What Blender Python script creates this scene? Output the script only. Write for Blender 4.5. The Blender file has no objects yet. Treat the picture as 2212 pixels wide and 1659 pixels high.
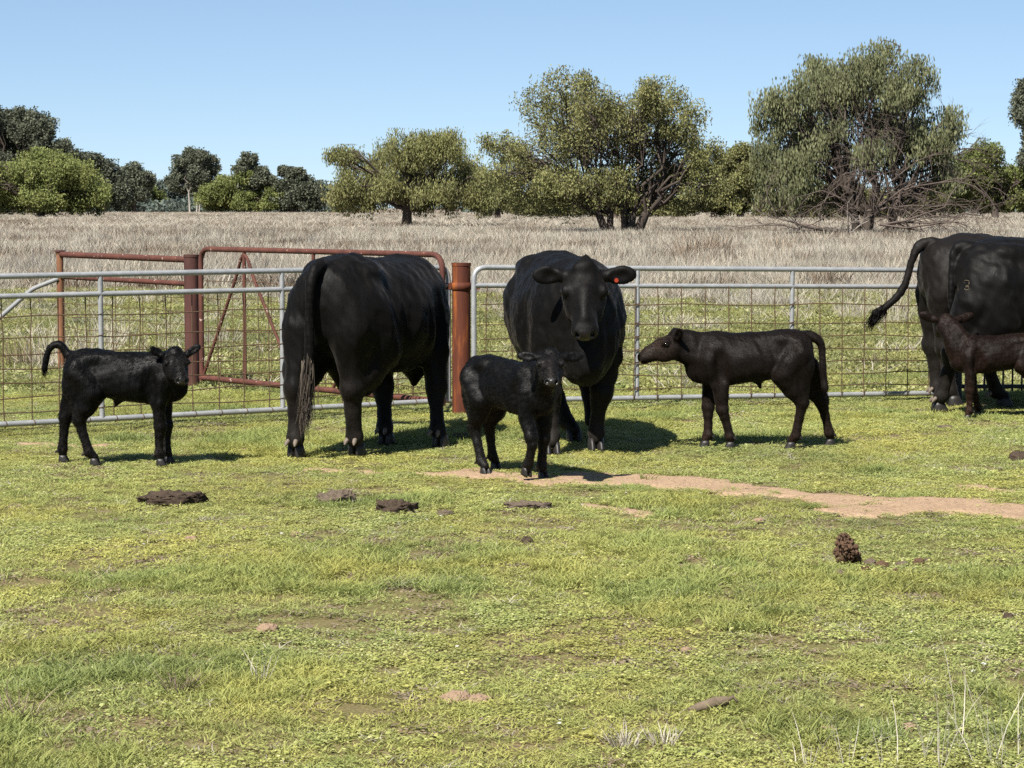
import bpy, math, random
import numpy as np
from mathutils import Vector, Matrix
from mathutils.bvhtree import BVHTree

random.seed(7)
RNG = np.random.default_rng(11)
scene = bpy.context.scene
COL = scene.collection

# ------------------------------------------------------------------ camera
CAM_H, FPX, CX, CY, HZ = 1.66, 4920.0, 1106.0, 829.5, 449.0
PITCH = math.atan((CY - HZ) / FPX)
cam_data = bpy.data.cameras.new('camera')
cam_data.sensor_width = 36.0
cam_data.lens = 36.0 * FPX / 2212.0
cam_data.clip_start = 0.1
cam_data.clip_end = 20000.0
cam = bpy.data.objects.new('camera', cam_data)
cam.location = (0, 0, CAM_H)
cam.rotation_euler = (math.pi / 2 - PITCH, 0, 0)
COL.objects.link(cam)
scene.camera = cam

# ------------------------------------------------------------------ light
SH_X, SH_Y = 0.42, 0.75            # ground shadow of a 1 m stick
SUN_DIR = Vector((-SH_X, -SH_Y, 1.0)).normalized()
SUN_EL = math.asin(SUN_DIR.z)
SUN_AZ = math.atan2(SUN_DIR.x, SUN_DIR.y)
world = bpy.data.worlds.new('World')
scene.world = world
world.use_nodes = True
wn = world.node_tree
wn.nodes.clear()
w_out = wn.nodes.new('ShaderNodeOutputWorld')
w_bg = wn.nodes.new('ShaderNodeBackground')
w_sky = wn.nodes.new('ShaderNodeTexSky')
w_sky.sky_type = 'NISHITA'
w_sky.sun_disc = False
w_sky.sun_elevation = SUN_EL
w_sky.sun_rotation = SUN_AZ
w_sky.altitude = 0.0
w_sky.air_density = 0.5
w_sky.dust_density = 0.0
w_sky.ozone_density = 6.0
w_bg.inputs['Strength'].default_value = 0.1
w_gam = wn.nodes.new('ShaderNodeGamma')
w_gam.inputs['Gamma'].default_value = 0.6
w_mul = wn.nodes.new('ShaderNodeVectorMath')
w_mul.operation = 'MULTIPLY'
w_mul.inputs[1].default_value = (1.05, 1.13, 1.16)
wn.links.new(w_sky.outputs[0], w_gam.inputs[0])
wn.links.new(w_gam.outputs[0], w_mul.inputs[0])
wn.links.new(w_mul.outputs[0], w_bg.inputs[0])
wn.links.new(w_bg.outputs[0], w_out.inputs[0])
sun_data = bpy.data.lights.new('sun', 'SUN')
sun_data.energy = 5.0
sun_data.angle = math.radians(0.53)
sun_data.color = (1.0, 0.95, 0.87)
sun = bpy.data.objects.new('sun', sun_data)
sun.rotation_euler = SUN_DIR.to_track_quat('Z', 'Y').to_euler()
sun.location = (-20, -30, 50)
COL.objects.link(sun)
scene.view_settings.view_transform = 'Standard'
scene.view_settings.look = 'None'
scene.view_settings.gamma = 1.0
scene.view_settings.exposure = 1.2
scene.render.engine = 'CYCLES'
scene.cycles.max_bounces = 4
scene.cycles.diffuse_bounces = 2
scene.cycles.glossy_bounces = 2
scene.cycles.transparent_max_bounces = 6
scene.cycles.use_denoising = False

# ------------------------------------------------------------------ helpers
def ray(x, y):
    dx, dy = (x - CX) / FPX, -(y - CY) / FPX
    cp, sp = math.cos(PITCH), math.sin(PITCH)
    return Vector((dx, cp + dy * sp, -sp + dy * cp))
def gp(x, y, z=0.0):
    """ground point seen at picture position (x, y)"""
    r = ray(x, y); t = (z - CAM_H) / r.z
    return Vector((r.x * t, r.y * t, z))
def at(x, y, d):
    r = ray(x, y); t = d / r.y
    return Vector((r.x * t, d, CAM_H + r.z * t))
def to_px(P):
    P = np.asarray(P, float)
    cp, sp = math.cos(PITCH), math.sin(PITCH)
    X, Y, Z = P[..., 0], P[..., 1], P[..., 2] - CAM_H
    f = Y * cp - Z * sp
    u = Y * sp + Z * cp
    return CX + FPX * X / f, CY - FPX * u / f

def tag(o, label=None, cat=None, group=None, kind=None):
    if label: o['label'] = label
    if cat: o['category'] = cat
    if group: o['group'] = group
    if kind: o['kind'] = kind
    return o
def link(o, parent=None):
    COL.objects.link(o)
    if parent is not None: o.parent = parent
    return o
def empty(name, loc=(0, 0, 0), rz=0.0, sc=1.0):
    o = bpy.data.objects.new(name, None)
    o.empty_display_size = 0.1
    o.location = loc; o.rotation_euler = (0, 0, rz); o.scale = (sc, sc, sc)
    return link(o)
def mesh_np(name, V, F, mat=None, smooth=False, attrs=None):
    """V (n,3), F (m,k) arrays"""
    V = np.asarray(V, np.float32); F = np.asarray(F, np.int32)
    me = bpy.data.meshes.new(name)
    me.vertices.add(len(V)); me.vertices.foreach_set('co', V.ravel())
    k = F.shape[1]
    me.loops.add(F.size); me.loops.foreach_set('vertex_index', F.ravel())
    me.polygons.add(len(F))
    me.polygons.foreach_set('loop_start', np.arange(0, F.size, k, dtype=np.int32))
    if smooth: me.polygons.foreach_set('use_smooth', np.ones(len(F), bool))
    me.update(calc_edges=True)
    if attrs:
        for an, av in attrs.items():
            a = me.attributes.new(an, 'FLOAT', 'POINT'); a.data.foreach_set('value', np.asarray(av, np.float32))
    if mat: me.materials.append(mat)
    return me
class MB:
    def __init__(s): s.v = []; s.f = []; s.sm = []
    def add(s, vs, fs, smooth=False):
        b = len(s.v); s.v += [tuple(p) for p in vs]; s.f += [tuple(i + b for i in f) for f in fs]; s.sm += [smooth] * len(fs)
    def path(s, pts, rad, n=8, cap=True, smooth=True):
        pts = [Vector(p) for p in pts]
        if not hasattr(rad, '__len__'): rad = [rad] * len(pts)
        vs = []; ref = None
        for i, p in enumerate(pts):
            d = (pts[min(i + 1, len(pts) - 1)] - pts[max(i - 1, 0)])
            d = d.normalized() if d.length > 1e-9 else Vector((0, 0, 1))
            if ref is None: ref = Vector((0, 0, 1)) if abs(d.z) < .9 else Vector((1, 0, 0))
            a = d.cross(ref).normalized(); b = d.cross(a).normalized(); ref = -b if False else ref
            for k in range(n):
                t = 2 * math.pi * k / n
                vs.append(p + (a * math.cos(t) + b * math.sin(t)) * rad[i])
        fs = [(i * n + k, i * n + (k + 1) % n, (i + 1) * n + (k + 1) % n, (i + 1) * n + k) for i in range(len(pts) - 1) for k in range(n)]
        s.add(vs, fs, smooth)
        if cap:
            s.add(vs[:n], [tuple(range(n - 1, -1, -1))]); s.add(vs[-n:], [tuple(range(n))])
    def box(s, c, d, M=None):
        c = Vector(c); vs = []
        for x in (-1, 1):
            for y in (-1, 1):
                for z in (-1, 1):
                    q = Vector((x * d[0] / 2, y * d[1] / 2, z * d[2] / 2))
                    vs.append(c + (M @ q if M else q))
        s.add(vs, [(0, 1, 3, 2), (4, 6, 7, 5), (0, 4, 5, 1), (2, 3, 7, 6), (0, 2, 6, 4), (1, 5, 7, 3)])
    def build(s, name, mat, parent=None):
        me = bpy.data.meshes.new(name); me.from_pydata(s.v, [], s.f)
        me.polygons.foreach_set('use_smooth', s.sm); me.update()
        if mat: me.materials.append(mat)
        return link(bpy.data.objects.new(name, me), parent)
def rounded(pts, r, n=5):
    """polyline with rounded inner corners"""
    out = [Vector(pts[0])]
    for i in range(1, len(pts) - 1):
        p, a, b = Vector(pts[i]), Vector(pts[i - 1]), Vector(pts[i + 1])
        u, v = (a - p).normalized(), (b - p).normalized()
        s, e = p + u * r, p + v * r
        for k in range(n + 1):
            t = k / n; out.append((1 - t) ** 2 * s + 2 * t * (1 - t) * p + t * t * e)
    out.append(Vector(pts[-1])); return out
def hash2(ix, iy, seed):
    n = (ix.astype(np.int64) * 374761393 + iy.astype(np.int64) * 668265263 + seed * 1442695041) & 0x7fffffff
    n = ((n ^ (n >> 13)) * 1274126177) & 0x7fffffff
    return ((n ^ (n >> 16)) & 0xffff) / 65535.0
def vnoise(x, y, seed=0):
    x = np.asarray(x, float); y = np.asarray(y, float)
    ix, iy = np.floor(x), np.floor(y); fx, fy = x - ix, y - iy
    ix = ix.astype(np.int64); iy = iy.astype(np.int64)
    fx = fx * fx * (3 - 2 * fx); fy = fy * fy * (3 - 2 * fy)
    a, b = hash2(ix, iy, seed), hash2(ix + 1, iy, seed); c, d = hash2(ix, iy + 1, seed), hash2(ix + 1, iy + 1, seed)
    return (a * (1 - fx) + b * fx) * (1 - fy) + (c * (1 - fx) + d * fx) * fy
def fbm(x, y, seed=0, o=4):
    s = 0; a = .5; t = 0
    for i in range(o):
        s = s + a * vnoise(x * 2 ** i, y * 2 ** i, seed + i * 17); t += a; a *= .5
    return s / t

# ------------------------------------------------------------------ materials
def srgb(r, g, b):
    f = lambda c: (c / 255 / 12.92) if c / 255 <= .04045 else ((c / 255 + .055) / 1.055) ** 2.4
    return (f(r) * .45, f(g) * .45, f(b) * .45, 1.0)      # picture value to surface colour under this sun
class Mat:
    def __init__(s, name, rough=.8, spec=.3):
        s.m = bpy.data.materials.new(name); s.m.use_nodes = True
        s.t = s.m.node_tree; s.n = s.t.nodes; s.l = s.t.links
        s.p = s.n['Principled BSDF']; s.out = s.n['Material Output']
        s.p.inputs['Roughness'].default_value = rough
        s.p.inputs['Specular IOR Level'].default_value = spec
    def node(s, t, **kw):
        n = s.n.new(t)
        for k, v in kw.items(): setattr(n, k, v)
        return n
    def coord(s, kind='Object', scale=(1, 1, 1)):
        if kind == 'World': o = s.node('ShaderNodeNewGeometry').outputs['Position']
        else: o = s.node('ShaderNodeTexCoord').outputs[kind]
        mp = s.node('ShaderNodeMapping'); mp.inputs['Scale'].default_value = scale
        s.l.new(o, mp.inputs[0]); return mp.outputs[0]
    def noise(s, co, scale, detail=4, rough=.55, dist=0):
        n = s.node('ShaderNodeTexNoise'); n.inputs['Scale'].default_value = scale; n.inputs['Detail'].default_value = detail
        n.inputs['Roughness'].default_value = rough; n.inputs['Distortion'].default_value = dist
        s.l.new(co, n.inputs['Vector']); return n.outputs['Fac']
    def attr(s, name):
        a = s.node('ShaderNodeAttribute'); a.attribute_name = name; return a.outputs['Fac']
    def ramp(s, fac, stops, interp='LINEAR'):
        r = s.node('ShaderNodeValToRGB'); r.color_ramp.interpolation = interp; e = r.color_ramp.elements
        while len(e) < len(stops): e.new(.5)
        for i, (p, c) in enumerate(stops): e[i].position = p; e[i].color = c if len(c) == 4 else (*c, 1)
        s.l.new(fac, r.inputs[0]); return r.outputs[0]
    def mix(s, fac, a, b, mode='MIX'):
        m = s.node('ShaderNodeMix', data_type='RGBA', blend_type=mode)
        for idx, v in ((0, fac), (6, a), (7, b)):
            if hasattr(v, 'is_output'): s.l.new(v, m.inputs[idx])
            elif idx == 0: m.inputs[0].default_value = v
            else: m.inputs[idx].default_value = v if len(v) == 4 else (*v, 1)
        return m.outputs[2]
    def math(s, op, a, b=0.0):
        m = s.node('ShaderNodeMath', operation=op)
        for i, v in enumerate((a, b)):
            if hasattr(v, 'is_output'): s.l.new(v, m.inputs[i])
            else: m.inputs[i].default_value = v
        return m.outputs[0]
    def base(s, c):
        if hasattr(c, 'is_output'): s.l.new(c, s.p.inputs['Base Color'])
        else: s.p.inputs['Base Color'].default_value = c if len(c) == 4 else (*c, 1)
    def rough(s, c): s.l.new(c, s.p.inputs['Roughness'])
    def bump(s, h, strength=.3, dist=.01):
        b = s.node('ShaderNodeBump'); b.inputs['Strength'].default_value = strength; b.inputs['Distance'].default_value = dist
        s.l.new(h, b.inputs['Height']); s.l.new(b.outputs[0], s.p.inputs['Normal'])
    def translucent(s, color, amount=.35):
        t = s.node('ShaderNodeBsdfTranslucent'); mx = s.node('ShaderNodeMixShader'); mx.inputs[0].default_value = amount
        if hasattr(color, 'is_output'): s.l.new(color, t.inputs[0])
        else: t.inputs[0].default_value = color
        s.l.new(s.p.outputs[0], mx.inputs[1]); s.l.new(t.outputs[0], mx.inputs[2]); s.l.new(mx.outputs[0], s.out.inputs[0])

def m_soil():
    k = Mat('soil_and_moss', .95, .1); c = k.coord('World')
    n1 = k.noise(c, .55, 5); n2 = k.noise(c, 9, 5, .65); n3 = k.noise(c, 60, 4, .7)
    near = k.mix(k.ramp(n1, [(.40, (0, 0, 0)), (.62, (1, 1, 1))]), (.150, .135, .048), (.190, .128, .078))
    near = k.mix(k.ramp(n2, [(.45, (0, 0, 0)), (.6, (1, 1, 1))]), near, (.120, .118, .034))
    near = k.mix(k.ramp(k.noise(c, 130, 3, .7), [(.52, (0, 0, 0)), (.60, (1, 1, 1))]), near, (.27, .235, .11))
    # the paddock turns to dry straw far behind the gates
    sx = k.node('ShaderNodeSeparateXYZ'); k.l.new(c, sx.inputs[0])
    y = k.math('ADD', sx.outputs[1], k.math('MULTIPLY', n1, 30.0))
    f = k.ramp(k.math('MULTIPLY', k.math('SUBTRACT', y, 40.0), 1 / 30.0), [(.2, (0, 0, 0)), (.8, (1, 1, 1))])
    dry = k.mix(n2, (.23, .185, .135), (.31, .26, .20))
    near = k.mix(f, near, dry)
    k.base(k.mix(k.math('MULTIPLY', n3, .7), near, (.04, .03, .02), 'MIX'))
    k.bump(n3, .5, .02); return k.m
def m_dirt():
    k = Mat('bare_track_dirt', .95, .1); c = k.coord('World')
    n1 = k.noise(c, 3, 5, .6); n2 = k.noise(c, 45, 5, .7)
    a = k.mix(n1, (.29, .195, .122), (.38, .270, .180))
    k.base(k.mix(k.ramp(n2, [(.35, (1, 1, 1)), (.5, (0, 0, 0))]), a, (.17, .115, .075)))
    k.bump(n2, .8, .02); return k.m
def m_grass(name, stops, patch, amount=.35, dryfrac=None):
    k = Mat(name, .6, .25); t = k.attr('tint'); c = k.coord('World')
    col = k.ramp(t, stops)
    n = k.noise(c, .9, 4, .6); n2 = k.noise(c, 4.5, 3, .6)
    f = k.ramp(n, [(.40, (0, 0, 0)), (.62, (1, 1, 1))])
    col = k.mix(k.math('MULTIPLY', f, .6), col, patch[0])
    f2 = k.ramp(n2, [(.45, (0, 0, 0)), (.65, (1, 1, 1))])
    col = k.mix(k.math('MULTIPLY', f2, .4), col, patch[1])
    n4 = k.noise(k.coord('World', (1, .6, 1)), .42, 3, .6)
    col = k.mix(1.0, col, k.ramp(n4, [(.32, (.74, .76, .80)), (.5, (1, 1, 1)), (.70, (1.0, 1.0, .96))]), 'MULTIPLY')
    k.base(col); k.translucent(col, amount); return k.m
def m_leaf(name, stops, amount=.3):
    k = Mat(name, .6 if amount else .45, .2 if amount else .06); col = k.ramp(k.attr('tint'), stops); k.base(col); k.translucent(col, amount); return k.m
def m_bark(name, a, b, scale=6):
    k = Mat(name, .9, .15); c = k.coord('Object', (1, 1, .25)); n = k.noise(c, scale, 5, .65)
    k.base(k.mix(n, a, b)); k.bump(n, .6, .03); return k.m
def m_galv():
    k = Mat('galvanised_steel', .42, .5); c = k.coord('World'); n = k.noise(c, 14, 4, .6); n2 = k.noise(c, 70, 3, .6)
    col = k.mix(n, (.21, .218, .222), (.33, .335, .338)); col = k.mix(k.ramp(n2, [(.62, (0, 0, 0)), (.7, (1, 1, 1))]), col, (.40, .40, .40))
    k.base(col); k.p.inputs['Metallic'].default_value = .35
    k.rough(k.ramp(n, [(.3, (.38, .38, .38)), (.7, (.6, .6, .6))])); return k.m
def m_rust(name, a, b, c_, fleck=None, sc=9, stretch=.35):
    k = Mat(name, .8, .25); c = k.coord('World', (1, 1, stretch)); n = k.noise(c, sc, 5, .65); n2 = k.noise(c, sc * 6, 4, .7)
    col = k.ramp(n, [(.30, a), (.54, b), (.70, c_)]); col = k.mix(k.math('MULTIPLY', n2, .5), col, a)
    if fleck: col = k.mix(k.ramp(k.noise(k.coord('World'), 21, 2, .5), [(.69, (0, 0, 0)), (.71, (1, 1, 1))]), col, fleck)
    k.base(col); k.bump(n2, .35, .006); return k.m
def m_wire(name, a, b):
    k = Mat(name, .75, .3); n = k.noise(k.coord('World'), 6, 3); k.base(k.mix(n, a, b)); return k.m
def m_coat(name, base, tint, warm_amt=.5, rough=.58, spec=.13, dust=(.014, .0115, .0098)):
    """short cattle coat: near-black with patches of the tint, wet muzzle from the mesh attribute"""
    k = Mat(name, rough, spec); c = k.coord('Object')
    n = k.noise(c, 2.3, 4, .55); n2 = k.noise(k.coord('Object', (1, 1, .16)), 75, 4, .65); n3 = k.noise(c, 7, 4, .6)
    f = k.math('MULTIPLY', k.ramp(n, [(.42, (0, 0, 0)), (.68, (1, 1, 1))]), warm_amt)
    col = k.mix(f, base, tint); col = k.mix(k.math('MULTIPLY', n2, .5), col, tuple(x * .45 for x in base))
    wet = k.attr('wet'); leg = k.attr('dust')
    col = k.mix(k.math('MULTIPLY', leg, k.ramp(n3, [(.30, (.25, .25, .25)), (.65, (1, 1, 1))])), col, dust)
    k.base(k.mix(wet, col, (.012, .010, .010)))
    sp = k.node('ShaderNodeMix', data_type='FLOAT'); k.l.new(wet, sp.inputs[0]); sp.inputs[2].default_value = spec; sp.inputs[3].default_value = .7; k.l.new(sp.outputs[0], k.p.inputs['Specular IOR Level'])
    r = k.ramp(n3, [(.3, (rough - .08,) * 3), (.7, (rough + .14,) * 3)])
    r2 = k.node('ShaderNodeMix', data_type='FLOAT'); k.l.new(wet, r2.inputs[0]); k.l.new(r, r2.inputs[2]); r2.inputs[3].default_value = .16
    k.rough(r2.outputs[0])
    k.p.inputs['Sheen Weight'].default_value = .03; k.p.inputs['Sheen Roughness'].default_value = .45
    k.p.inputs['Sheen Tint'].default_value = (.9, .8, .72, 1)
    k.bump(k.math('ADD', k.math('MULTIPLY', n2, .9), k.math('MULTIPLY', n3, .8)), .30, .010); return k.m
def m_plain(name, a, b=None, rough=.8, spec=.3, scale=20, bump=0):
    k = Mat(name, rough, spec); n = k.noise(k.coord('Object'), scale, 4, .6)
    k.base(k.mix(n, a, b if b else tuple(x * .6 for x in a)))
    if bump: k.bump(n, bump, .02)
    return k.m

SOIL, DIRT = m_soil(), m_dirt()
GALV = m_galv()
RUST_POST = m_rust('orange_streaked_rust', srgb(82, 44, 34), srgb(126, 66, 42), srgb(232, 136, 58), None, 8, .14)
RUST = m_rust('brown_rusted_pipe', srgb(92, 56, 48), srgb(124, 76, 64), srgb(138, 86, 70), srgb(214, 186, 170))
RUST_DK = m_rust('dark_brown_rusted_pipe', srgb(84, 54, 48), srgb(106, 68, 62), srgb(120, 78, 70))
RUST_TAN = m_rust('tan_rusted_pipe', srgb(134, 92, 66), srgb(168, 118, 86), srgb(184, 136, 102))
WIRE = m_wire('rusty_mesh_wire', srgb(92, 68, 50), srgb(132, 106, 78))
BLACKSTEEL = m_plain('black_painted_steel', (.012, .012, .013), (.02, .02, .02), .45, .5)
DUNG = m_plain('dried_dung', srgb(108, 94, 82), srgb(148, 132, 116), .95, .1, 30, 1)
DUNG_DK = m_plain('dark_dung', srgb(72, 62, 54), srgb(112, 96, 82), .95, .1, 30, 1)
CLOD = m_plain('brown_clod', srgb(138, 110, 90), srgb(100, 78, 63), .95, .1, 40, 1)
CLOD_PALE = m_plain('pale_clod', srgb(206, 178, 150), srgb(168, 140, 116), .95, .1, 40, 1)
STICKM = m_plain('weathered_stick', srgb(168, 150, 128), srgb(104, 90, 76), .9, .1, 25, .6)
WHITE = m_plain('white_petal', (.38, .38, .35), (.32, .32, .29), .7)
HORN = m_plain('hoof_horn', (.007, .006, .0055), (.017, .014, .012), .5, .4, 30)
HORN_PALE = m_plain('pale_hoof_horn', (.14, .11, .085), (.085, .068, .052), .6, .3, 30)
EYE = m_plain('dark_eye', (.01, .008, .007), None, .08, .6)
TAGRED = m_plain('orange_red_ear_tag', (.27, .030, .013), (.22, .024, .010), .4, .4)
NOSTRIL = m_plain('dark_nostril', (.004, .004, .004), None, .9, .05)
COAT_BLACK = m_coat('black_coat', (.0014, .0013, .0012), (.0042, .0031, .0023), .6, .56, .11)
COAT_BLACK2 = m_coat('blue_black_coat', (.0012, .0012, .0013), (.0028, .0024, .0021), .4, .50, .14)
COAT_SUN = m_coat('sun_faded_black_coat', (.0042, .0034, .0028), (.0088, .0064, .0049), .7, .58, .12)
COAT_DUSK = m_coat('brown_black_coat', (.0034, .0024, .0019), (.0120, .0068, .0046), .7, .58, .12, (.0215, .0125, .0085))
COAT_BROWN = m_coat('dark_brown_coat', (.0066, .0030, .0019), (.0200, .0085, .0046), .9, .58, .12, (.030, .0135, .0072))
HAIR_BLACK = m_leaf('black_hair', [(0, (.0010, .0010, .0010, 1)), (.7, (.0020, .0018, .0017, 1)), (1, (.0055, .0045, .0038, 1))], .0)
HAIR_BROWN = m_leaf('brown_hair', [(0, (.0026, .0017, .0012, 1)), (.7, (.0078, .0044, .0029, 1)), (1, (.0135, .0076, .0048, 1))], .0)
HAIR_GREY = m_leaf('greying_tail_hair', [(0, (.010, .008, .007, 1)), (.7, (.075, .062, .050, 1)), (1, (.17, .14, .11, 1))], .0)
BRAND = m_plain('pale_brand', (.075, .060, .040), (.040, .032, .022), .9)

# ------------------------------------------------------------------ ground
def axis(lo, hi, step, far, grow=1.25):
    a = list(np.arange(lo, hi + 1e-6, step)); s = step
    while a[-1] < far: s *= grow; a.append(a[-1] + s)
    s = step
    while a[0] > -far: s *= grow; a.insert(0, a[0] - s)
    return np.array(a)
def ground_z(x, y):
    w = np.clip((np.abs(y) - 3) / 3, 0, 1)
    return (fbm(x * .8, y * .8, 5, 3) - .5) * .025 * w
gx, gy = axis(-7, 7, .12, 6000), axis(5, 24, .12, 6000)
GX, GY = np.meshgrid(gx, gy)
GZ = ground_z(GX, GY) + (fbm(GX * 5, GY * 5, 9, 3) - .5) * .015 - .008
nx, ny = len(gx), len(gy)
I = np.arange(nx * ny).reshape(ny, nx)
GF = np.stack([I[:-1, :-1], I[:-1, 1:], I[1:, 1:], I[1:, :-1]], -1).reshape(-1, 4)
ground = link(bpy.data.objects.new('ground', mesh_np('ground', np.stack([GX, GY, GZ], -1).reshape(-1, 3), GF, SOIL, True)))
tag(ground, 'flat paddock ground under green and dry grass', kind='structure')

TRACK = [
 [(880, 1021), (905, 1015), (960, 1016), (1010, 1014), (1080, 1017), (1130, 1022), (1180, 1025), (1290, 1018), (1400, 1021), (1480, 1026), (1560, 1036), (1700, 1052), (1760, 1061), (1900, 1071), (2050, 1074), (2300, 1092), (2400, 1110),
  (2400, 1150), (2212, 1137), (2130, 1120), (2060, 1106), (1985, 1108), (1930, 1123), (1860, 1117), (1775, 1106), (1750, 1084), (1680, 1070), (1560, 1062), (1430, 1052), (1300, 1043), (1160, 1049), (1115, 1042), (1040, 1032), (960, 1031), (900, 1028)],
 [(1225, 1092), (1270, 1089), (1330, 1097), (1400, 1101), (1430, 1108), (1380, 1111), (1300, 1105), (1235, 1102)],
 [(640, 1014), (720, 1012), (800, 1018), (840, 1023), (780, 1027), (690, 1021)],
 [(40, 955), (160, 957), (260, 958), (330, 962), (200, 966), (60, 961)],
 [(380, 960), (500, 963), (600, 968), (640, 974), (540, 972), (420, 967)],
 [(2080, 1050), (2140, 1047), (2200, 1052), (2240, 1060), (2160, 1062), (2100, 1058)],
]
def in_poly(px, py, poly):
    r = np.zeros(px.shape, bool); n = len(poly)
    for i in range(n):
        (x1, y1), (x2, y2) = poly[i], poly[(i + 1) % n]
        c = (y1 > py) != (y2 > py)
        with np.errstate(divide='ignore', invalid='ignore'):
            xi = (x2 - x1) * (py - y1) / (y2 - y1 + 1e-12) + x1
        r ^= c & (px < xi)
    return r
def track_mask(x, y, jit=.09, grow=0.0):
    n1 = fbm(x * 4.0, y * 4.0, 31, 4) - .5; n2 = fbm(x * 4.0, y * 4.0, 57, 4) - .5
    px, py = to_px(np.stack([x + n1 * jit * 3, y + n2 * jit * 5 + grow, 0 * x], -1))
    m = np.zeros(px.shape, bool)
    for p in TRACK: m |= in_poly(px, py, p)
    return m
tx, ty = np.arange(-4.2, 5.5, .04), np.arange(11.0, 17.2, .04)
TX, TY = np.meshgrid(tx, ty)
tm = track_mask(TX + .02, TY + .02)[:-1, :-1]
TI = np.arange(TX.size).reshape(TX.shape)
TF = np.stack([TI[:-1, :-1], TI[:-1, 1:], TI[1:, 1:], TI[1:, :-1]], -1)[tm]
used = np.unique(TF); remap = np.zeros(TX.size, int); remap[used] = np.arange(len(used))
TZ = ground_z(TX, TY) + .006 + (fbm(TX * 9, TY * 9, 3, 3) - .5) * .016
cnt = np.bincount(TF.ravel(), minlength=TX.size).reshape(TX.shape)
TZ = np.where(cnt < 4, TZ - .035, TZ)          # the rim dips under the turf
TV = np.stack([TX, TY, TZ], -1).reshape(-1, 3)[used]
dirt = link(bpy.data.objects.new('dirt_track', mesh_np('dirt_track', TV, remap[TF], DIRT, True)))
tag(dirt, 'bare sandy dirt worn along the cattle track', kind='structure')

# ------------------------------------------------------------------ trees
class Leaves:
    def __init__(s): s.c = []; s.d = []; s.n = []; s.L = []; s.W = []; s.t = []
    def put(s, C, droop, L, W, tint):
        n = len(C)
        d = RNG.normal(size=(n, 3)); d /= np.linalg.norm(d, axis=1)[:, None]
        d = d * (1 - droop) + np.array([0, 0, -1]) * droop; d /= np.linalg.norm(d, axis=1)[:, None]
        r = RNG.normal(size=(n, 3)); w = np.cross(d, r); w /= np.linalg.norm(w, axis=1)[:, None]
        s.c.append(C); s.d.append(d); s.n.append(w); s.L.append(L * RNG.uniform(.6, 1.3, n)); s.W.append(W * RNG.uniform(.6, 1.3, n)); s.t.append(tint)
    def mesh(s, name, mat):
        C, d, w = map(np.concatenate, (s.c, s.d, s.n)); L, W, t = map(np.concatenate, (s.L, s.W, s.t))
        L = L[:, None]; W = W[:, None]
        V = np.stack([C - d * L * .5, C + w * W * .5, C + d * L * .5, C - w * W * .5], 1).reshape(-1, 3)
        F = np.arange(len(V)).reshape(-1, 4)
        return mesh_np(name, V, F, mat, False, {'tint': np.repeat(np.clip(t, 0, 1), 4)})
def wander(a, b, n=5, j=.08):
    a, b = Vector(a), Vector(b); L = (b - a).length; out = [a]
    for i in range(1, n):
        t = i / n; out.append(a.lerp(b, t) + Vector((random.gauss(0, j), random.gauss(0, j), random.gauss(0, j) + .12 * math.sin(t * math.pi))) * L)
    return out + [b]
def twigs(mb, p, d, L, r, depth, droop=0.0, fork=3, seg=3):
    """bare branching limb"""
    p = Vector(p); d = Vector(d).normalized(); pts = [p]; q = p.copy()
    for i in range(seg):
        d = (d + Vector((random.gauss(0, .22), random.gauss(0, .22), random.gauss(0, .18) - droop))).normalized()
        q = q + d * L / seg; pts.append(q.copy())
    mb.path(pts, [r * (1 - .55 * i / seg) for i in range(seg + 1)], 4 if depth < 3 else 5, False)
    if depth <= 0: return
    for k in range(fork):
        i = random.randint(1, seg)
        nd = (d + Vector((random.gauss(0, .65), random.gauss(0, .65), random.gauss(.05, .5)))).normalized()
        twigs(mb, pts[i], nd, L * random.uniform(.5, .8), r * .5, depth - 1, droop, fork, seg)
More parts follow.
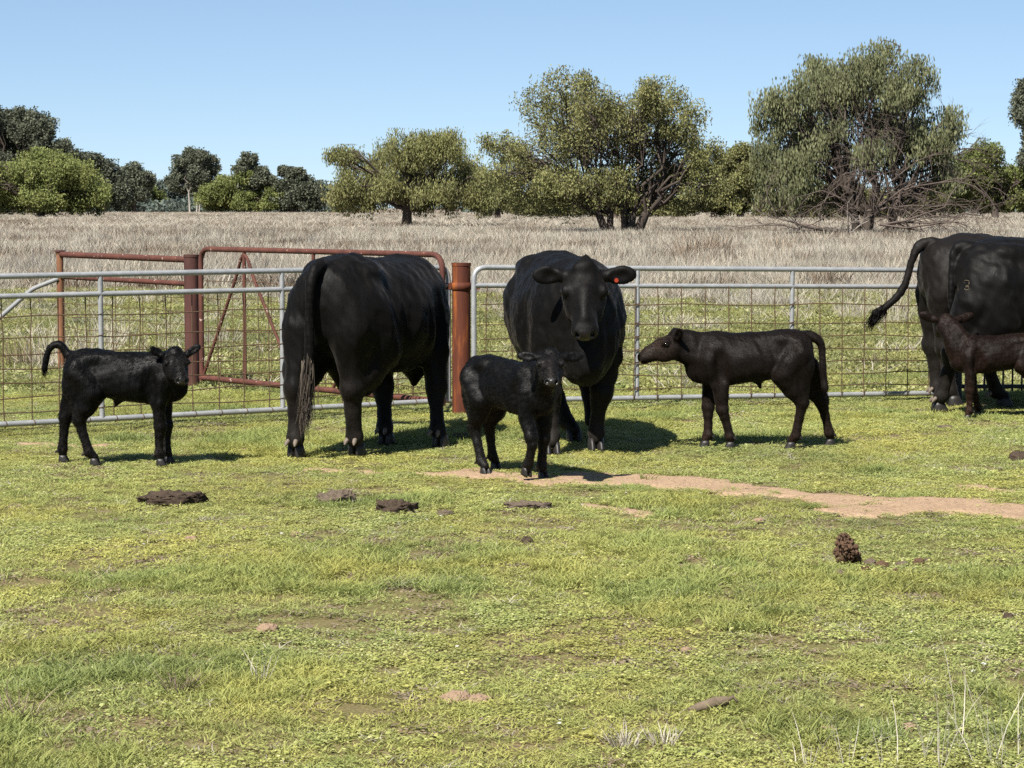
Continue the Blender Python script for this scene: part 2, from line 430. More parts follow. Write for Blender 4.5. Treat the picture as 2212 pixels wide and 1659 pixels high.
def tree(name, label, base, lobes, mat, bark, trunks, leaf=(.30, .085), density=1.0, droop=.55, clump=.55, group=None,
         depth_k=.8, tint=.5, bare=0.0, split=.35, shell=.5, browse=None):
    """base (x,y) picture foot of the tree; lobes (cx,cy,rx,ry) its crown masses at the foot's distance; trunks: list of (dx, radius, lean)"""
    B = gp(*base); D = B.y; S = D / FPX
    big = []
    for a, b, c, d in lobes:                       # ragged outline: smaller masses round each main one
        big.append((a, b, c * 1.0, d * .98))
        for _ in range(3):
            th = random.uniform(-.25, math.pi + .25); q = random.uniform(.34, .52)
            big.append((a + c * .80 * math.cos(th), b - d * .80 * math.sin(th), c * q, d * q))
    lobes = big
    root = empty(name, B); tag(root, label, 'tree', group)
    lv = Leaves(); tb = MB()
    xs = [l[0] for l in lobes]; mid = (min(xs) + max(xs)) / 2; half = max(1, (max(xs) - min(xs)) / 2)
    LO = []
    for i, (cx, cy, rx, ry) in enumerate(lobes):
        e = math.sqrt(max(0, 1 - ((cx - mid) / (half * 1.15)) ** 2))
        off = ((-1) ** i) * e * half * depth_k * random.uniform(.25, .6) * S
        c = at(cx, cy, D); s2 = (D + off) / D
        c = Vector((c.x, D + off, CAM_H + (c.z - CAM_H)))
        LO.append((np.array(c - B), np.array([rx * S, rx * S * .9, ry * S])))
    tops = []
    for (dx, r, lean) in trunks:
        p0 = Vector((dx * S, random.uniform(-.3, .3) * abs(dx) * S, -.1)); h = (base[1] - (max(l[1] + l[3] * .55 for l in lobes) if browse is None else browse - 12)) * S
        h = max(h, 1.2 * S * 20)
        p1 = p0 + Vector((lean * S, random.uniform(-.4, .4), h))
        tb.path([p0 + Vector((0, 0, -.15)), p0 + Vector((0, 0, .15)), p0.lerp(p1, .5) + Vector((random.gauss(0, .06), 0, 0)), p1], [r * 1.35, r * 1.1, r * .95, r * .8], 9)
        tops.append((p1, r))
    for i, (c, rad) in enumerate(LO):
        p1, r = min(tops, key=lambda t: (t[0] - Vector(c)).length + random.random())
        path = wander(p1 - Vector((0, 0, .1)), Vector(c), 6, .06)
        tb.path(path, [max(.025, r * .42 * (1 - .85 * k / 6)) for k in range(7)], 6, False)
        area = rad[0] * rad[2]
        nc = max(8, int(area * 9 * density / clump ** 2 * .66))
        u = RNG.normal(size=(nc, 3)); u /= np.linalg.norm(u, axis=1)[:, None]
        f = (shell + (1 - shell) * RNG.random(nc) ** .6)[:, None]
        P = c + u * f * rad * (1 + .10 * np.clip(RNG.normal(size=(nc, 1)), -1.5, 1.5))
        zmin = .25 if browse is None else at(base[0], browse, D).z + clump * .4
        P = P[P[:, 2] > zmin + RNG.normal(size=len(P)) * .15]
        for k, q in enumerate(P):
            if k % 3 == 0 or (bare > 0 and k % 2):
                j = random.randint(2, 6)
                tb.path(wander(path[j], Vector(q), 3, .09), [.035 * max(1, D / 160), .028 * max(1, D / 160), .02, .012], 3, False)
            if random.random() < bare: continue
            nl = int(RNG.integers(70, 120))
            cl = clump * RNG.uniform(.6, 1.25)
            C = q + np.clip(RNG.normal(size=(nl, 3)), -1.5, 1.5) * cl * np.array([.5, .5, .42 + .25 * droop])
            tt = np.clip(tint + RNG.normal() * .20 + RNG.normal(size=nl) * .10, 0, 1)
            lv.put(C, droop, leaf[0] * .66, leaf[1] * .90, tt)
    cr = link(bpy.data.objects.new('crown', lv.mesh('crown', mat)), root); tag(cr, kind='stuff')
    tb.build('trunk', bark, root)
    return root

OLIVE = m_leaf('olive_weeping_leaf', [(0, (0.092, 0.087, 0.039, 1)), (.45, (0.164, 0.167, 0.066, 1)), (.75, (0.216, 0.222, 0.085, 1)), (1, (0.278, 0.251, 0.109, 1))])
GREEN = m_leaf('bright_olive_leaf', [(0, (0.068, 0.081, 0.028, 1)), (.5, (0.151, 0.174, 0.053, 1)), (1, (0.230, 0.250, 0.088, 1))])
GREYG = m_leaf('grey_green_leaf', [(0, (0.075, 0.078, 0.038, 1)), (.5, (0.141, 0.153, 0.076, 1)), (1, (0.213, 0.220, 0.113, 1))])
DARKG = m_leaf('dark_gum_leaf', [(0, (0.048, 0.055, 0.038, 1)), (.5, (0.095, 0.106, 0.071, 1)), (1, (0.155, 0.165, 0.114, 1))], .25)
FARG = m_leaf('far_haze_tinted_leaf', [(0, (0.052, 0.067, 0.060, 1)), (.5, (0.086, 0.108, 0.091, 1)), (1, (0.121, 0.144, 0.117, 1))], .2)  # distance haze put into the leaf colour as a blue tint
BARK = m_bark('dark_rough_bark', (.030, .024, .020), (.085, .068, .056))
BARK_PALE = m_bark('pale_gum_bark', (.20, .18, .155), (.34, .31, .27), 3)
DEADWOOD = m_bark('grey_brown_dead_wood', (.050, .038, .032), (.115, .092, .078))
DEADPALE = m_bark('bleached_dead_wood', (.16, .135, .115), (.26, .235, .205))

tree('weeping_tree', 'single-trunk weeping tree with a low dome crown left of the wide tree', (878, 494),
     [(870, 385, 95, 75), (790, 400, 62, 58), (945, 375, 85, 70), (755, 425, 42, 38), (1000, 410, 55, 52), (850, 430, 115, 34), (960, 432, 95, 32), (745, 345, 28, 16), (960, 322, 45, 24), (1035, 435, 30, 28)],
     OLIVE, BARK, [(0, .42, 2)], (.40, .09), 1.25, .62, .75, browse=459)
tree('weeping_tree', 'widest olive tree with several leaning trunks in the middle of the field', (1335, 513),
     [(1225, 270, 95, 95), (1180, 350, 80, 80), (1330, 330, 110, 100), (1395, 265, 80, 75), (1460, 330, 75, 85), (1120, 390, 60, 60), (1290, 420, 130, 48), (1420, 410, 125, 55), (1500, 400, 60, 60), (1180, 430, 100, 38), (1260, 220, 55, 50), (1425, 225, 50, 38), (1090, 330, 38, 40), (1530, 350, 38, 45)],
     OLIVE, BARK, [(-25, .24, -18), (-8, .22, -8), (5, .20, 14), (22, .26, 10), (34, .30, 26), (14, .18, -4)], (.28, .078), .92, .5, .62, bare=.20, tint=.5, browse=468)
tree('weeping_tree', 'tall grey-green weeping tree with tangled dead lower limbs at right', (1868, 516),
     [(1790, 190, 62, 60), (1920, 150, 65, 58), (1860, 240, 110, 80), (1740, 260, 75, 80), (1960, 250, 70, 80), (1700, 320, 58, 75), (1800, 330, 90, 60), (1930, 330, 85, 60), (2020, 290, 45, 60), (1690, 400, 55, 55), (1770, 420, 75, 45), (1660, 250, 28, 40), (2010, 380, 50, 55)],
     GREYG, BARK, [(-12, .26, -14), (6, .34, 6), (34, .24, 26)], (.38, .082), .80, .75, .62, bare=.12, tint=.5, browse=470)
# the dead limbs of that tree and the limbs lying at its foot
B4 = gp(1868, 516); S4 = B4.y / FPX
def dead(name, label, px0, dirs, L, r, depth, mat=DEADWOOD, h0=.8, droop=.06, fork=4, dy=0):
    p = gp(*px0); o = empty(name, p); tag(o, label, 'dead branch')
    for i, d in enumerate(dirs):
        mb = MB(); random.seed(sum(map(ord, label)) + i * 7); twigs(mb, (random.gauss(0, .1), dy + random.gauss(0, .2), h0), d, L * random.uniform(.8, 1.15), r, depth, droop, fork)
        mb.build('branch', mat, o)
    return o
dead('dead_branch', 'brown tangle of dead limbs arching right from the grey-green tree', (1880, 517),
     [(1, -.2, .55), (1, -.3, .9), (.9, -.3, .35), (.7, -.4, 1.1), (1.0, -.2, .12), (.5, -.4, 1.2), (1, -.35, .7), (.8, -.5, .8)], 3.4, .07, 3, h0=1.5, droop=.15, fork=4)
dead('dead_branch', 'brown dead twigs hanging across the middle of the grey-green tree', (1850, 517),
     [(-.5, -.5, 1.2), (.2, -.6, 1.3), (-.8, -.4, .9), (-.9, -.4, .5), (.1, -.5, 1.0)], 2.7, .06, 3, h0=1.6, droop=.18, fork=4)
dead('dead_branch', 'long bare dead limb reaching up to the right sky beside the grey-green tree', (1975, 514),
     [(1, -.1, .42), (1, 0, .30), (1, -.1, .55)], 3.6, .08, 4, h0=3.6, droop=-.03, fork=3)
dead('fallen_branch', 'grey dead limbs lying on dry grass left of the grey-green tree', (1800, 522),
     [(-1, -.3, .02), (-1, -.5, -.03), (-1, -.1, .06), (-.8, -.6, .0), (-1, .1, .1)], 3.2, .06, 3, DEADWOOD, .55, .03, 3)
dead('fallen_branch', 'bleached dead limb propped against the trunk of the grey-green tree', (1838, 520),
     [(.5, -.3, 1.0), (.7, -.2, .8), (-.2, -.4, .9)], 1.3, .045, 2, DEADPALE, .25, .02, 3)
dead('fallen_branch', 'dead limb lying along the grass right of the grey-green tree', (1900, 519),
     [(1, -.2, .12), (1, -.4, .05), (1, .1, .2)], 4.4, .07, 4, DEADWOOD, .8, .03, 3)
random.seed(21)
tree('weeping_tree', 'bright rounded olive tree at the left edge of the field', (88, 473),
     [(90, 395, 70, 62), (30, 410, 55, 52), (150, 400, 62, 52), (105, 365, 60, 42), (195, 425, 38, 38), (60, 440, 70, 24), (140, 440, 75, 24), (-15, 400, 45, 55)],
     GREEN, BARK, [(0, .65, 2)], (.58, .22), 1.4, .4, 1.1, tint=.62, shell=.6, browse=461)
tree('weeping_tree', 'low round olive tree in front of the far gum tops', (515, 460),
     [(515, 425, 55, 38), (470, 430, 34, 26), (565, 428, 38, 28), (515, 400, 42, 22), (540, 440, 50, 14), (480, 442, 40, 12)],
     GREEN, BARK, [(-2, .7, 0), (10, .5, 6)], (.95, .42), 1.5, .35, 1.7, tint=.5, shell=.6, browse=455)
tree('bush_tree', 'small rounded green tree left of the pale-trunked gum', (300, 458),
     [(300, 428, 38, 26), (270, 436, 24, 18), (330, 434, 26, 20)], GREEN, BARK, [(0, .6, 0)], (1.2, .6), 1.5, .3, 2.2, tint=.22, shell=.6)
tree('gum_tree', 'tall dark gum with two pale trunks on the horizon', (416, 459),
     [(400, 365, 28, 28), (440, 360, 26, 30), (418, 345, 32, 20), (392, 395, 24, 24), (430, 400, 30, 26), (450, 390, 18, 22)],
     DARKG, BARK_PALE, [(-6, .30, -2), (9, .26, 3), (14, .22, 6)], (1.1, .6), 1.3, .2, 1.7, tint=.5)
tree('gum_tree', 'tall dark feathery tree filling the left edge behind the bright tree', (40, 464),
     [(20, 300, 42, 55), (75, 305, 34, 45), (55, 275, 32, 35), (0, 350, 50, 60), (100, 345, 30, 40), (60, 380, 70, 50), (140, 340, 28, 28), (165, 350, 18, 22), (10, 265, 24, 24), (88, 280, 20, 28)],
     DARKG, BARK, [(-10, .7, -6), (20, .7, 8)], (1.0, .42), 1.3, .35, 1.7, tint=.45)
tree('gum_tree', 'dark spreading tree between the bright left tree and the small round one', (225, 462),
     [(205, 390, 32, 40), (235, 400, 32, 40), (205, 360, 20, 18), (180, 355, 14, 16), (250, 425, 25, 28)],
     DARKG, BARK, [(0, .6, 0)], (1.1, .5), 1.4, .25, 1.8, tint=.35)
tree('gum_tree', 'dark ragged tree standing right behind the small round green tree', (290, 461),
     [(285, 385, 28, 28), (305, 395, 20, 22), (270, 395, 20, 24), (280, 425, 38, 28), (318, 385, 8, 10)],
     DARKG, BARK, [(0, .6, 0)], (1.1, .5), 1.3, .25, 1.7, tint=.55)
tree('gum_tree', 'far gum with a lumpy round top above the low olive tree', (545, 460),
     [(535, 362, 24, 22), (520, 375, 18, 12), (555, 378, 20, 12), (575, 392, 18, 12), (540, 400, 20, 18)],
     DARKG, BARK_PALE, [(0, .6, 0)], (1.1, .55), 1.1, .2, 1.6, tint=.6)
tree('gum_tree', 'far flat-topped gum with a bare pale stem above the dark bush', (628, 460),
     [(625, 370, 24, 9), (615, 375, 14, 7), (640, 378, 14, 7)], DARKG, BARK_PALE, [(0, .5, 0)], (1.1, .55), 1.2, .15, 1.4, tint=.5)
tree('bush_tree', 'dark dense bushy tree right of the low olive tree on the horizon', (645, 460),
     [(645, 415, 40, 32), (615, 425, 24, 26), (672, 425, 24, 26), (645, 440, 50, 14)], DARKG, BARK, [(0, .6, 0)], (1.3, .7), 1.6, .2, 2.2, tint=.45)
tree('bush_tree', 'haze-blue far bush just left of the single-trunk weeping tree', (705, 458),
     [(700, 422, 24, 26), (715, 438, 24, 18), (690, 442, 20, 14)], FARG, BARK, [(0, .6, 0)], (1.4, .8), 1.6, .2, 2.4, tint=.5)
tree('bush_tree', 'haze-blue far bush behind the pale-trunked gum', (385, 457.5),
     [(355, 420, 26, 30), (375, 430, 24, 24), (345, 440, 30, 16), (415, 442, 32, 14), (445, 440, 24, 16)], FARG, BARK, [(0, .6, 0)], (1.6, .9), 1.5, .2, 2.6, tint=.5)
tree('bush_tree', 'olive bush filling the gap between the wide tree and the grey-green tree', (1600, 474),
     [(1590, 395, 48, 62), (1560, 420, 40, 40), (1635, 410, 40, 55), (1600, 350, 30, 30), (1575, 440, 50, 20)], OLIVE, BARK, [(0, .5, 0)], (.6, .22), 1.3, .5, 1.0, tint=.4, bare=.05)
tree('bush_tree', 'brownish bush between the single-trunk tree and the wide tree', (1075, 478),
     [(1070, 415, 34, 40), (1095, 430, 38, 32), (1050, 440, 30, 22)], OLIVE, BARK, [(0, .4, 0)], (.55, .2), 1.2, .5, .9, tint=.32, bare=.08)
tree('bush_tree', 'low dull undergrowth behind the trunks of the widest olive tree', (1330, 474),
     [(1200, 448, 60, 18), (1290, 450, 60, 16), (1380, 448, 60, 18), (1470, 446, 60, 20), (1130, 448, 40, 18)], OLIVE, BARK, [(0, .3, 0)], (.6, .26), 1.5, .3, 1.0, tint=.22)
tree('bush_tree', 'dull olive undergrowth behind the trunk of the grey-green tree', (1870, 476),
     [(1740, 440, 60, 30), (1830, 442, 60, 28), (1920, 440, 60, 32), (2000, 440, 55, 30), (1680, 448, 40, 20)], OLIVE, BARK, [(0, .3, 0)], (.6, .26), 1.5, .3, 1.0, tint=.18)
tree('weeping_tree', 'green tree at the right edge behind the dead branches', (2150, 476),
     [(2150, 410, 60, 50), (2100, 390, 50, 55), (2200, 400, 50, 45), (2120, 345, 32, 26), (2180, 435, 70, 22), (2060, 420, 40, 40), (2250, 410, 45, 45)], GREEN, BARK, [(0, .5, 0)], (.6, .22), 1.3, .45, 1.0, tint=.35)
tree('gum_tree', 'tall dark tree only partly in view at the far right edge', (2262, 478),
     [(2240, 240, 44, 45), (2218, 205, 18, 22), (2255, 300, 36, 60), (2225, 345, 12, 14), (2290, 260, 50, 70)], DARKG, BARK, [(0, .4, 0)], (.6, .24), 1.2, .35, 1.0, tint=.5)

# the far wood along the horizon: one mass nobody could count
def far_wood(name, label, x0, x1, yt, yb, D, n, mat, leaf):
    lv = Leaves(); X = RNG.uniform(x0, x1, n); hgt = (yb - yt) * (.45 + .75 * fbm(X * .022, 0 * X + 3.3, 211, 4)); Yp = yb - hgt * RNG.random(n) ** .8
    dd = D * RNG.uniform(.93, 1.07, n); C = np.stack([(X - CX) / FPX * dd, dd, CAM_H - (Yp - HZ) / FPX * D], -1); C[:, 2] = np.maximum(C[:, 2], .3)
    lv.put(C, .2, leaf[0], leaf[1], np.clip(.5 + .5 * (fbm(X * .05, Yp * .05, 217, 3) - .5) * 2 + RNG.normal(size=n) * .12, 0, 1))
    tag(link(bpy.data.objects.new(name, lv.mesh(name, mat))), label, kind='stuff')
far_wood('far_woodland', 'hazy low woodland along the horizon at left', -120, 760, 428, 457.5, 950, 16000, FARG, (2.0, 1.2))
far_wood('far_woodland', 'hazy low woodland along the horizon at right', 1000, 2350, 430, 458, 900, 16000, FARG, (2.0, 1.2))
# ------------------------------------------------------------------ posts, gates and fences
def post(name, label, p, r, h, mat, collars=(), n=20, cat='post'):
    o = empty(name, p); tag(o, label, cat)
    mb = MB(); mb.path([(0, 0, -.2), (0, 0, h * .5), (0, 0, h)], [r, r, r], n, False)
    mb.path([(0, 0, h), (0, 0, h - .004), (0, 0, h - .12)], [r, r - .008, r - .008], n, False)   # open pipe top
    mb.path([(0, 0, h - .02), (0, 0, h + .003)], [r + .004, r + .004], n, False)
    mb.build('pipe', mat, o)
    for z in collars:
        c = MB(); c.path([(0, 0, z - .03), (0, 0, z - .028), (0, 0, z + .028), (0, 0, z + .03)], [r, r + .009, r + .009, r], n, False)
        for s in (-1, 1): c.box((s * (r + .035), -.01, z), (.075, .018, .05))
        c.build('collar', mat, o)
    return o
def wires(parent, P, hs, vs, mat, r=.0046, wob=.008):
    """P(s, z) point on the panel; hs heights, vs positions along it"""
    for z in hs:
        mb = MB(); ph = random.random() * 6; n = 14
        s0, s1 = vs[0] - .05, vs[-1] + .05
        mb.path([P(s0 + (s1 - s0) * i / n, z + wob * math.sin(i * 1.3 + ph) + random.gauss(0, wob * .3)) for i in range(n + 1)], r, 5, False)
        mb.build('mesh_wire', mat, parent)
    for s in vs:
        mb = MB(); n = 6; z0, z1 = parent['z0'], parent['z1']
        mb.path([P(s + random.gauss(0, wob * .5), z0 + (z1 - z0) * i / n) for i in range(n + 1)], r, 5, False)
        mb.build('mesh_wire', mat, parent)
HF = (.0, .167, .336, .457, .575, .686, .798, .912)
def farm_gate(name, label, A, B, zA, zB, cat='gate'):
    """pipe gate from A to B (ground xy); zA / zB (bottom, top) at each end"""
    A, B = Vector((A[0], A[1], 0)), Vector((B[0], B[1], 0)); L = (B - A).length; d = (B - A) / L
    o = empty(name, A); tag(o, label, cat)
    def P(s, f, out=0.0):
        t = s / L; zb = zA[0] + (zB[0] - zA[0]) * t; zt = zA[1] + (zB[1] - zA[1]) * t
        q = d * s; q.z = zb + (zt - zb) * f
        return q + Vector((d.y, -d.x, 0)) * out
    R = .0215
    mb = MB(); mb.path(rounded([P(0, 0), P(0, 1), P(L, 1), P(L, 0)], .10), R, 12); mb.build('frame', GALV, o)
    mb = MB(); mb.path([P(-.015, 0), P(L + .015, 0)], R, 12); mb.build('bottom_rail', GALV, o)
    f2 = .865
    mb = MB(); mb.path([P(0, f2), P(L, f2)], R * .95, 12); mb.build('second_rail', GALV, o)
    for k in (1, 2):
        mb = MB(); mb.path([P(L * k / 3, .0), P(L * k / 3, .985)], R * .9, 12); mb.build('upright', GALV, o)
    o['z0'] = 0.0; o['z1'] = f2
    nv = int(L / .205)
    wires(o, lambda s, f: P(s, f, .026), [f2 * (1 - h) for h in HF[1:]], [.10 + (L - .2) * i / (nv - 1) for i in range(nv)], WIRE)
    # wire ties round the rails and uprights
    for k in (1, 2):
        for h in HF[1:]:
            q = P(L * k / 3, f2 * (1 - h)); t = MB()
            t.path([q + Vector((math.cos(a) * .024, math.sin(a) * .024, .016 * (a / 3.1 - 1))) for a in np.linspace(2.2, 7.2, 9)], .0028, 4, False); t.build('tie_wire', WIRE, o)
    for i in range(nv):
        q = P(.10 + (L - .2) * i / (nv - 1), 0); t = MB()
        t.path([q + d * (.006 * math.cos(a)) + Vector((d.y, -d.x, 0)) * (.026 * math.cos(a)) + Vector((0, 0, .026 * math.sin(a))) for a in np.linspace(0, 2 * math.pi, 9)], .003, 4, False); t.build('tie_wire', WIRE, o)
    del o['z0'], o['z1']
    return o
MAINP = gp(997, 893)
post('gate_post', 'thick orange rusted steel post between the two galvanised gates', MAINP, .075, 1.215, RUST_POST, (1.03,), 24)
LA = Vector((-.515, 18.38)); LD = Vector((-3.69 + .515, 16.42 - 18.38)).normalized()
LB = LA + LD * 4.45
farm_gate('farm_gate', 'galvanised mesh gate behind the left calf and the cow seen from behind', LA, LB, (.105, 1.182), (.095, 1.165))
farm_gate('farm_gate', 'galvanised mesh gate behind the brown-black calf, right of the orange post', (-.305, 18.2), (3.70, 19.74), (.118, 1.186), (.055, 1.122))
THICK = gp(416, 835); THIN = gp(133, 803)
post('gate_post', 'thick dark brown rusted post standing behind the left gate', THICK, .069, 1.225, RUST_DK, (), 20)
post('fence_post', 'thin tan rusted post with a cap at the left end of the rusty rails', THIN, .035, 1.215, RUST_TAN, (), 14)
cp_ = MB(); cp_.path([(0, 0, 1.215), (0, 0, 1.232)], [.052, .052], 14); cp_.build('cap', RUST_DK, bpy.data.objects['fence_post'])
# rusty rail panel between those posts
rp = empty('rail_panel', THIN); tag(rp, 'rusty two-rail mesh panel between the thin and thick brown posts', 'fence')
PD = THICK - THIN; PL = PD.length; PD.normalize()
for z in (1.19, .965):
    mb = MB(); mb.path([PD * .035 + Vector((0, 0, z)), PD * (PL - .07) + Vector((0, 0, z - .01))], .030 if z > 1 else .024, 12); mb.build('rail', RUST, rp)
rp['z0'] = .06; rp['z1'] = .965
wires(rp, lambda s, z: PD * s + Vector((0, 0, z)), [.10, .22, .33, .45, .57, .70, .83], [.08 + i * (PL - .2) / 9 for i in range(10)], WIRE, .0036)
del rp['z0'], rp['z1']
# bent galvanised pipe left of the thin post
bp = empty('bent_rail', THIN + Vector((-.9, -.05, 0))); tag(bp, 'bent galvanised pipe sloping down left from the thin tan post', 'rail')
off = THIN + Vector((-.9, -.05, 0)); mb = MB()
mb.path(rounded([at(126, 602, THIN.y - .03) - off, at(70, 624, THIN.y - .05) - off, at(-60, 738, THIN.y - .15) - off, Vector((-.55, -.2, .05))], .06), .023, 12); mb.build('pipe', m_plain('dull_galvanised_pipe', (.15, .155, .158), (.20, .202, .204), .55, .3), bp)
# rusty inner gate
RA, RB = Vector((-2.86, 20.95, 0)), Vector((-.56, 18.32, 0)); RL = (RB - RA).length; RDv = (RB - RA) / RL
rg = empty('rusty_gate', RA); tag(rg, 'rust brown pipe gate with inverted V braces behind the rear-facing cow', 'gate')
def RP(t, z): q = RDv * RL * t; q.z = z; return q
mb = MB(); mb.path(rounded([RP(0, .07), RP(0, 1.285), RP(1, 1.285), RP(1, .07)], .13), .024, 12); mb.build('frame', RUST, rg)
mb = MB(); mb.path([RP(-.004, .10), RP(1, .10)], .026, 12); mb.build('bottom_rail', RUST, rg)
for t in (.2, .5, .8):
    mb = MB(); mb.path([RP(t, .10), RP(t, 1.27)], .017, 10); mb.build('upright', RUST, rg)
for ap, ft in ((.2, .01), (.2, .42), (.8, .58), (.8, .99)):
    mb = MB(); e = RP(ap, 1.25); f = RP(ft, .13); m = e.lerp(f, .07) + Vector((0, 0, .035)); mb.path([e, m, e.lerp(f, .2), f], .0145, 10); mb.build('brace', RUST, rg)
rg['z0'] = .1; rg['z1'] = 1.0
wires(rg, lambda s, z: RDv * s + Vector((.01, -.02, z)), [.2, .32, .44, .56, .7, .84, 1.0], [.1 + i * .2 for i in range(int(RL / .2))], WIRE, .0036)
del rg['z0'], rg['z1']
# far right: black post, pickets, chain
BP = Vector((3.875, 19.78, 0))
post('black_post', 'black steel post half hidden behind the brown calf', BP, .045, 1.2, BLACKSTEEL, (), 12)
pk = empty('picket_panel', BP + Vector((.05, .12, 0))); tag(pk, 'black steel picket panel at the lower right edge behind the calf', 'fence')
for z in (.10, 1.12):
    mb = MB(); mb.box((1.25, 0, z), (2.5, .035, .035)); mb.build('rail', BLACKSTEEL, pk)
for i in range(30):
    mb = MB(); mb.path([(.05 + i * .082, 0, .06), (.05 + i * .082, 0, 1.2)], .009, 6); mb.build('picket', BLACKSTEEL, pk)
ch = empty('gate_chain', gp(2030, 880)); tag(ch, 'short dark chain between the right gate and the black post', 'chain')
c0, c1 = at(2025, 829, 19.6) - ch.location, at(2054, 800, BP.y - .05) - ch.location
for i in range(9):
    p = c0.lerp(c1, i / 8) + Vector((0, 0, -.03 * math.sin(math.pi * i / 8))); t = MB(); dd = (c1 - c0).normalized(); nn = Vector((0, 1, 0)) if i % 2 else dd.cross(Vector((0, 1, 0)))
    t.path([p + dd * (.016 * math.cos(a)) + nn * (.009 * math.sin(a)) for a in np.linspace(0, 2 * math.pi, 11)], .0032, 5, False); t.build('chain_link', BLACKSTEEL, ch)

# ------------------------------------------------------------------ cattle (one continuous skin each, grown from a blended distance field)
class Field:
    def __init__(s, h): s.h = h; s.ops = []
    def op(s, fn, lo, hi, k=.03, cut=False): s.ops.append((fn, np.array(lo, float), np.array(hi, float), k, cut))
    def cone(s, a, b, r1, r2, k=.03, cut=False):
        a, b = np.array(a, float), np.array(b, float); ba = b - a; L2 = max(1e-9, ba @ ba)
        def fn(X, Y, Z):
            px, py, pz = X - a[0], Y - a[1], Z - a[2]
            t = np.clip((px * ba[0] + py * ba[1] + pz * ba[2]) / L2, 0, 1)
            return np.sqrt((px - t * ba[0]) ** 2 + (py - t * ba[1]) ** 2 + (pz - t * ba[2]) ** 2) - (r1 + (r2 - r1) * t)
        r = max(r1, r2); s.op(fn, np.minimum(a, b) - r, np.maximum(a, b) + r, k, cut)
    def chain(s, pts, rad, k=.03):
        for i in range(len(pts) - 1): s.cone(pts[i], pts[i + 1], rad[i], rad[i + 1], k)
    def ell(s, c, r, k=.03, R=None, cut=False):
        c = np.array(c, float); r = np.array(r, float); R = np.eye(3) if R is None else np.array(R, float)   # rows of R: local axes
        def fn(X, Y, Z):
            px, py, pz = X - c[0], Y - c[1], Z - c[2]
            u = px * R[0, 0] + py * R[0, 1] + pz * R[0, 2]; v = px * R[1, 0] + py * R[1, 1] + pz * R[1, 2]; w = px * R[2, 0] + py * R[2, 1] + pz * R[2, 2]
            k0 = np.sqrt((u / r[0]) ** 2 + (v / r[1]) ** 2 + (w / r[2]) ** 2) + 1e-6
            k1 = np.sqrt((u / r[0] ** 2) ** 2 + (v / r[1] ** 2) ** 2 + (w / r[2] ** 2) ** 2) + 1e-6
            return k0 * (k0 - 1) / k1
        e = np.sqrt(((R * r[:, None]) ** 2).sum(0)); s.op(fn, c - e, c + e, k, cut)
    def loft(s, st, O, R, k=.03, n=2.4, pear=0.0):
        st = np.array(st, float); O = np.array(O, float); R = np.array(R, float)
        def fn(X, Y, Z):
            px, py, pz = X - O[0], Y - O[1], Z - O[2]
            u = px * R[0, 0] + py * R[0, 1] + pz * R[0, 2]; v = px * R[1, 0] + py * R[1, 1] + pz * R[1, 2]; w = px * R[2, 0] + py * R[2, 1] + pz * R[2, 2]
            uc = np.clip(u, st[0, 0], st[-1, 0])
            top = smooth_interp(uc, st[:, 0], st[:, 1]); bot = smooth_interp(uc, st[:, 0], st[:, 2]); hw = smooth_interp(uc, st[:, 0], st[:, 3])
            c = (top + bot) / 2; hh = (top - bot) / 2
            zr = np.clip((w - c) / hh, -1.2, 1.2)
            q = ((np.abs(v) / (hw * (1 - pear * zr))) ** n + np.abs((w - c) / hh) ** n) ** (1 / n)
            d = (q - 1) * np.minimum(hw, hh) * .9
            du = np.abs(u - uc)
            return np.where(du > 0, np.sqrt(np.maximum(d, 0) ** 2 + du ** 2) + np.minimum(d, 0) * 0, d)
        hw = st[:, 3].max() * (1 + abs(pear)); cs = []
        for a in (st[0, 0], st[-1, 0]):
            for b in (-hw, hw):
                for c in (st[:, 2].min(), st[:, 1].max()): cs.append(O + R.T @ np.array([a, b, c]))
        s.op(fn, np.min(cs, 0), np.max(cs, 0), k)
    def mesh(s):
        adds = [o for o in s.ops if not o[4]]
        lo = np.min([o[1] for o in adds], 0) - .04; hi = np.max([o[2] for o in adds], 0) + .04
        h = s.h; n = np.ceil((hi - lo) / h).astype(int) + 1
        D = np.full(n, .25, np.float32)
        ax = [lo[i] + np.arange(n[i]) * h for i in range(3)]
        for fn, a, b, k, cut in s.ops:
            m = k + 2.5 * h
            i0 = np.clip(np.floor((a - m - lo) / h).astype(int), 0, n); i1 = np.clip(np.ceil((b + m - lo) / h).astype(int) + 1, 0, n)
            sl = tuple(slice(i0[i], i1[i]) for i in range(3))
            X = ax[0][sl[0]][:, None, None].astype(np.float32); Y = ax[1][sl[1]][None, :, None].astype(np.float32); Z = ax[2][sl[2]][None, None, :].astype(np.float32)
            d = fn(X, Y, Z).astype(np.float32); e = D[sl]
            if cut: d = -d; g = np.maximum(k - np.abs(d - e), 0) / k; D[sl] = np.maximum(d, e) + g * g * k * .25
            else: g = np.maximum(k - np.abs(d - e), 0) / k; D[sl] = np.minimum(d, e) - g * g * k * .25
        return surface_nets(D, lo, h)
def smooth_interp(x, xp, fp):
    # cubic Hermite through the stations
    m = np.gradient(fp, xp); i = np.clip(np.searchsorted(xp, x, side='right') - 1, 0, len(xp) - 2)
    h = (xp[1:] - xp[:-1])[i]; t = (x - xp[i]) / h; t2 = t * t; t3 = t2 * t
    return (2 * t3 - 3 * t2 + 1) * fp[i] + (t3 - 2 * t2 + t) * h * m[i] + (-2 * t3 + 3 * t2) * fp[i + 1] + (t3 - t2) * h * m[i + 1]
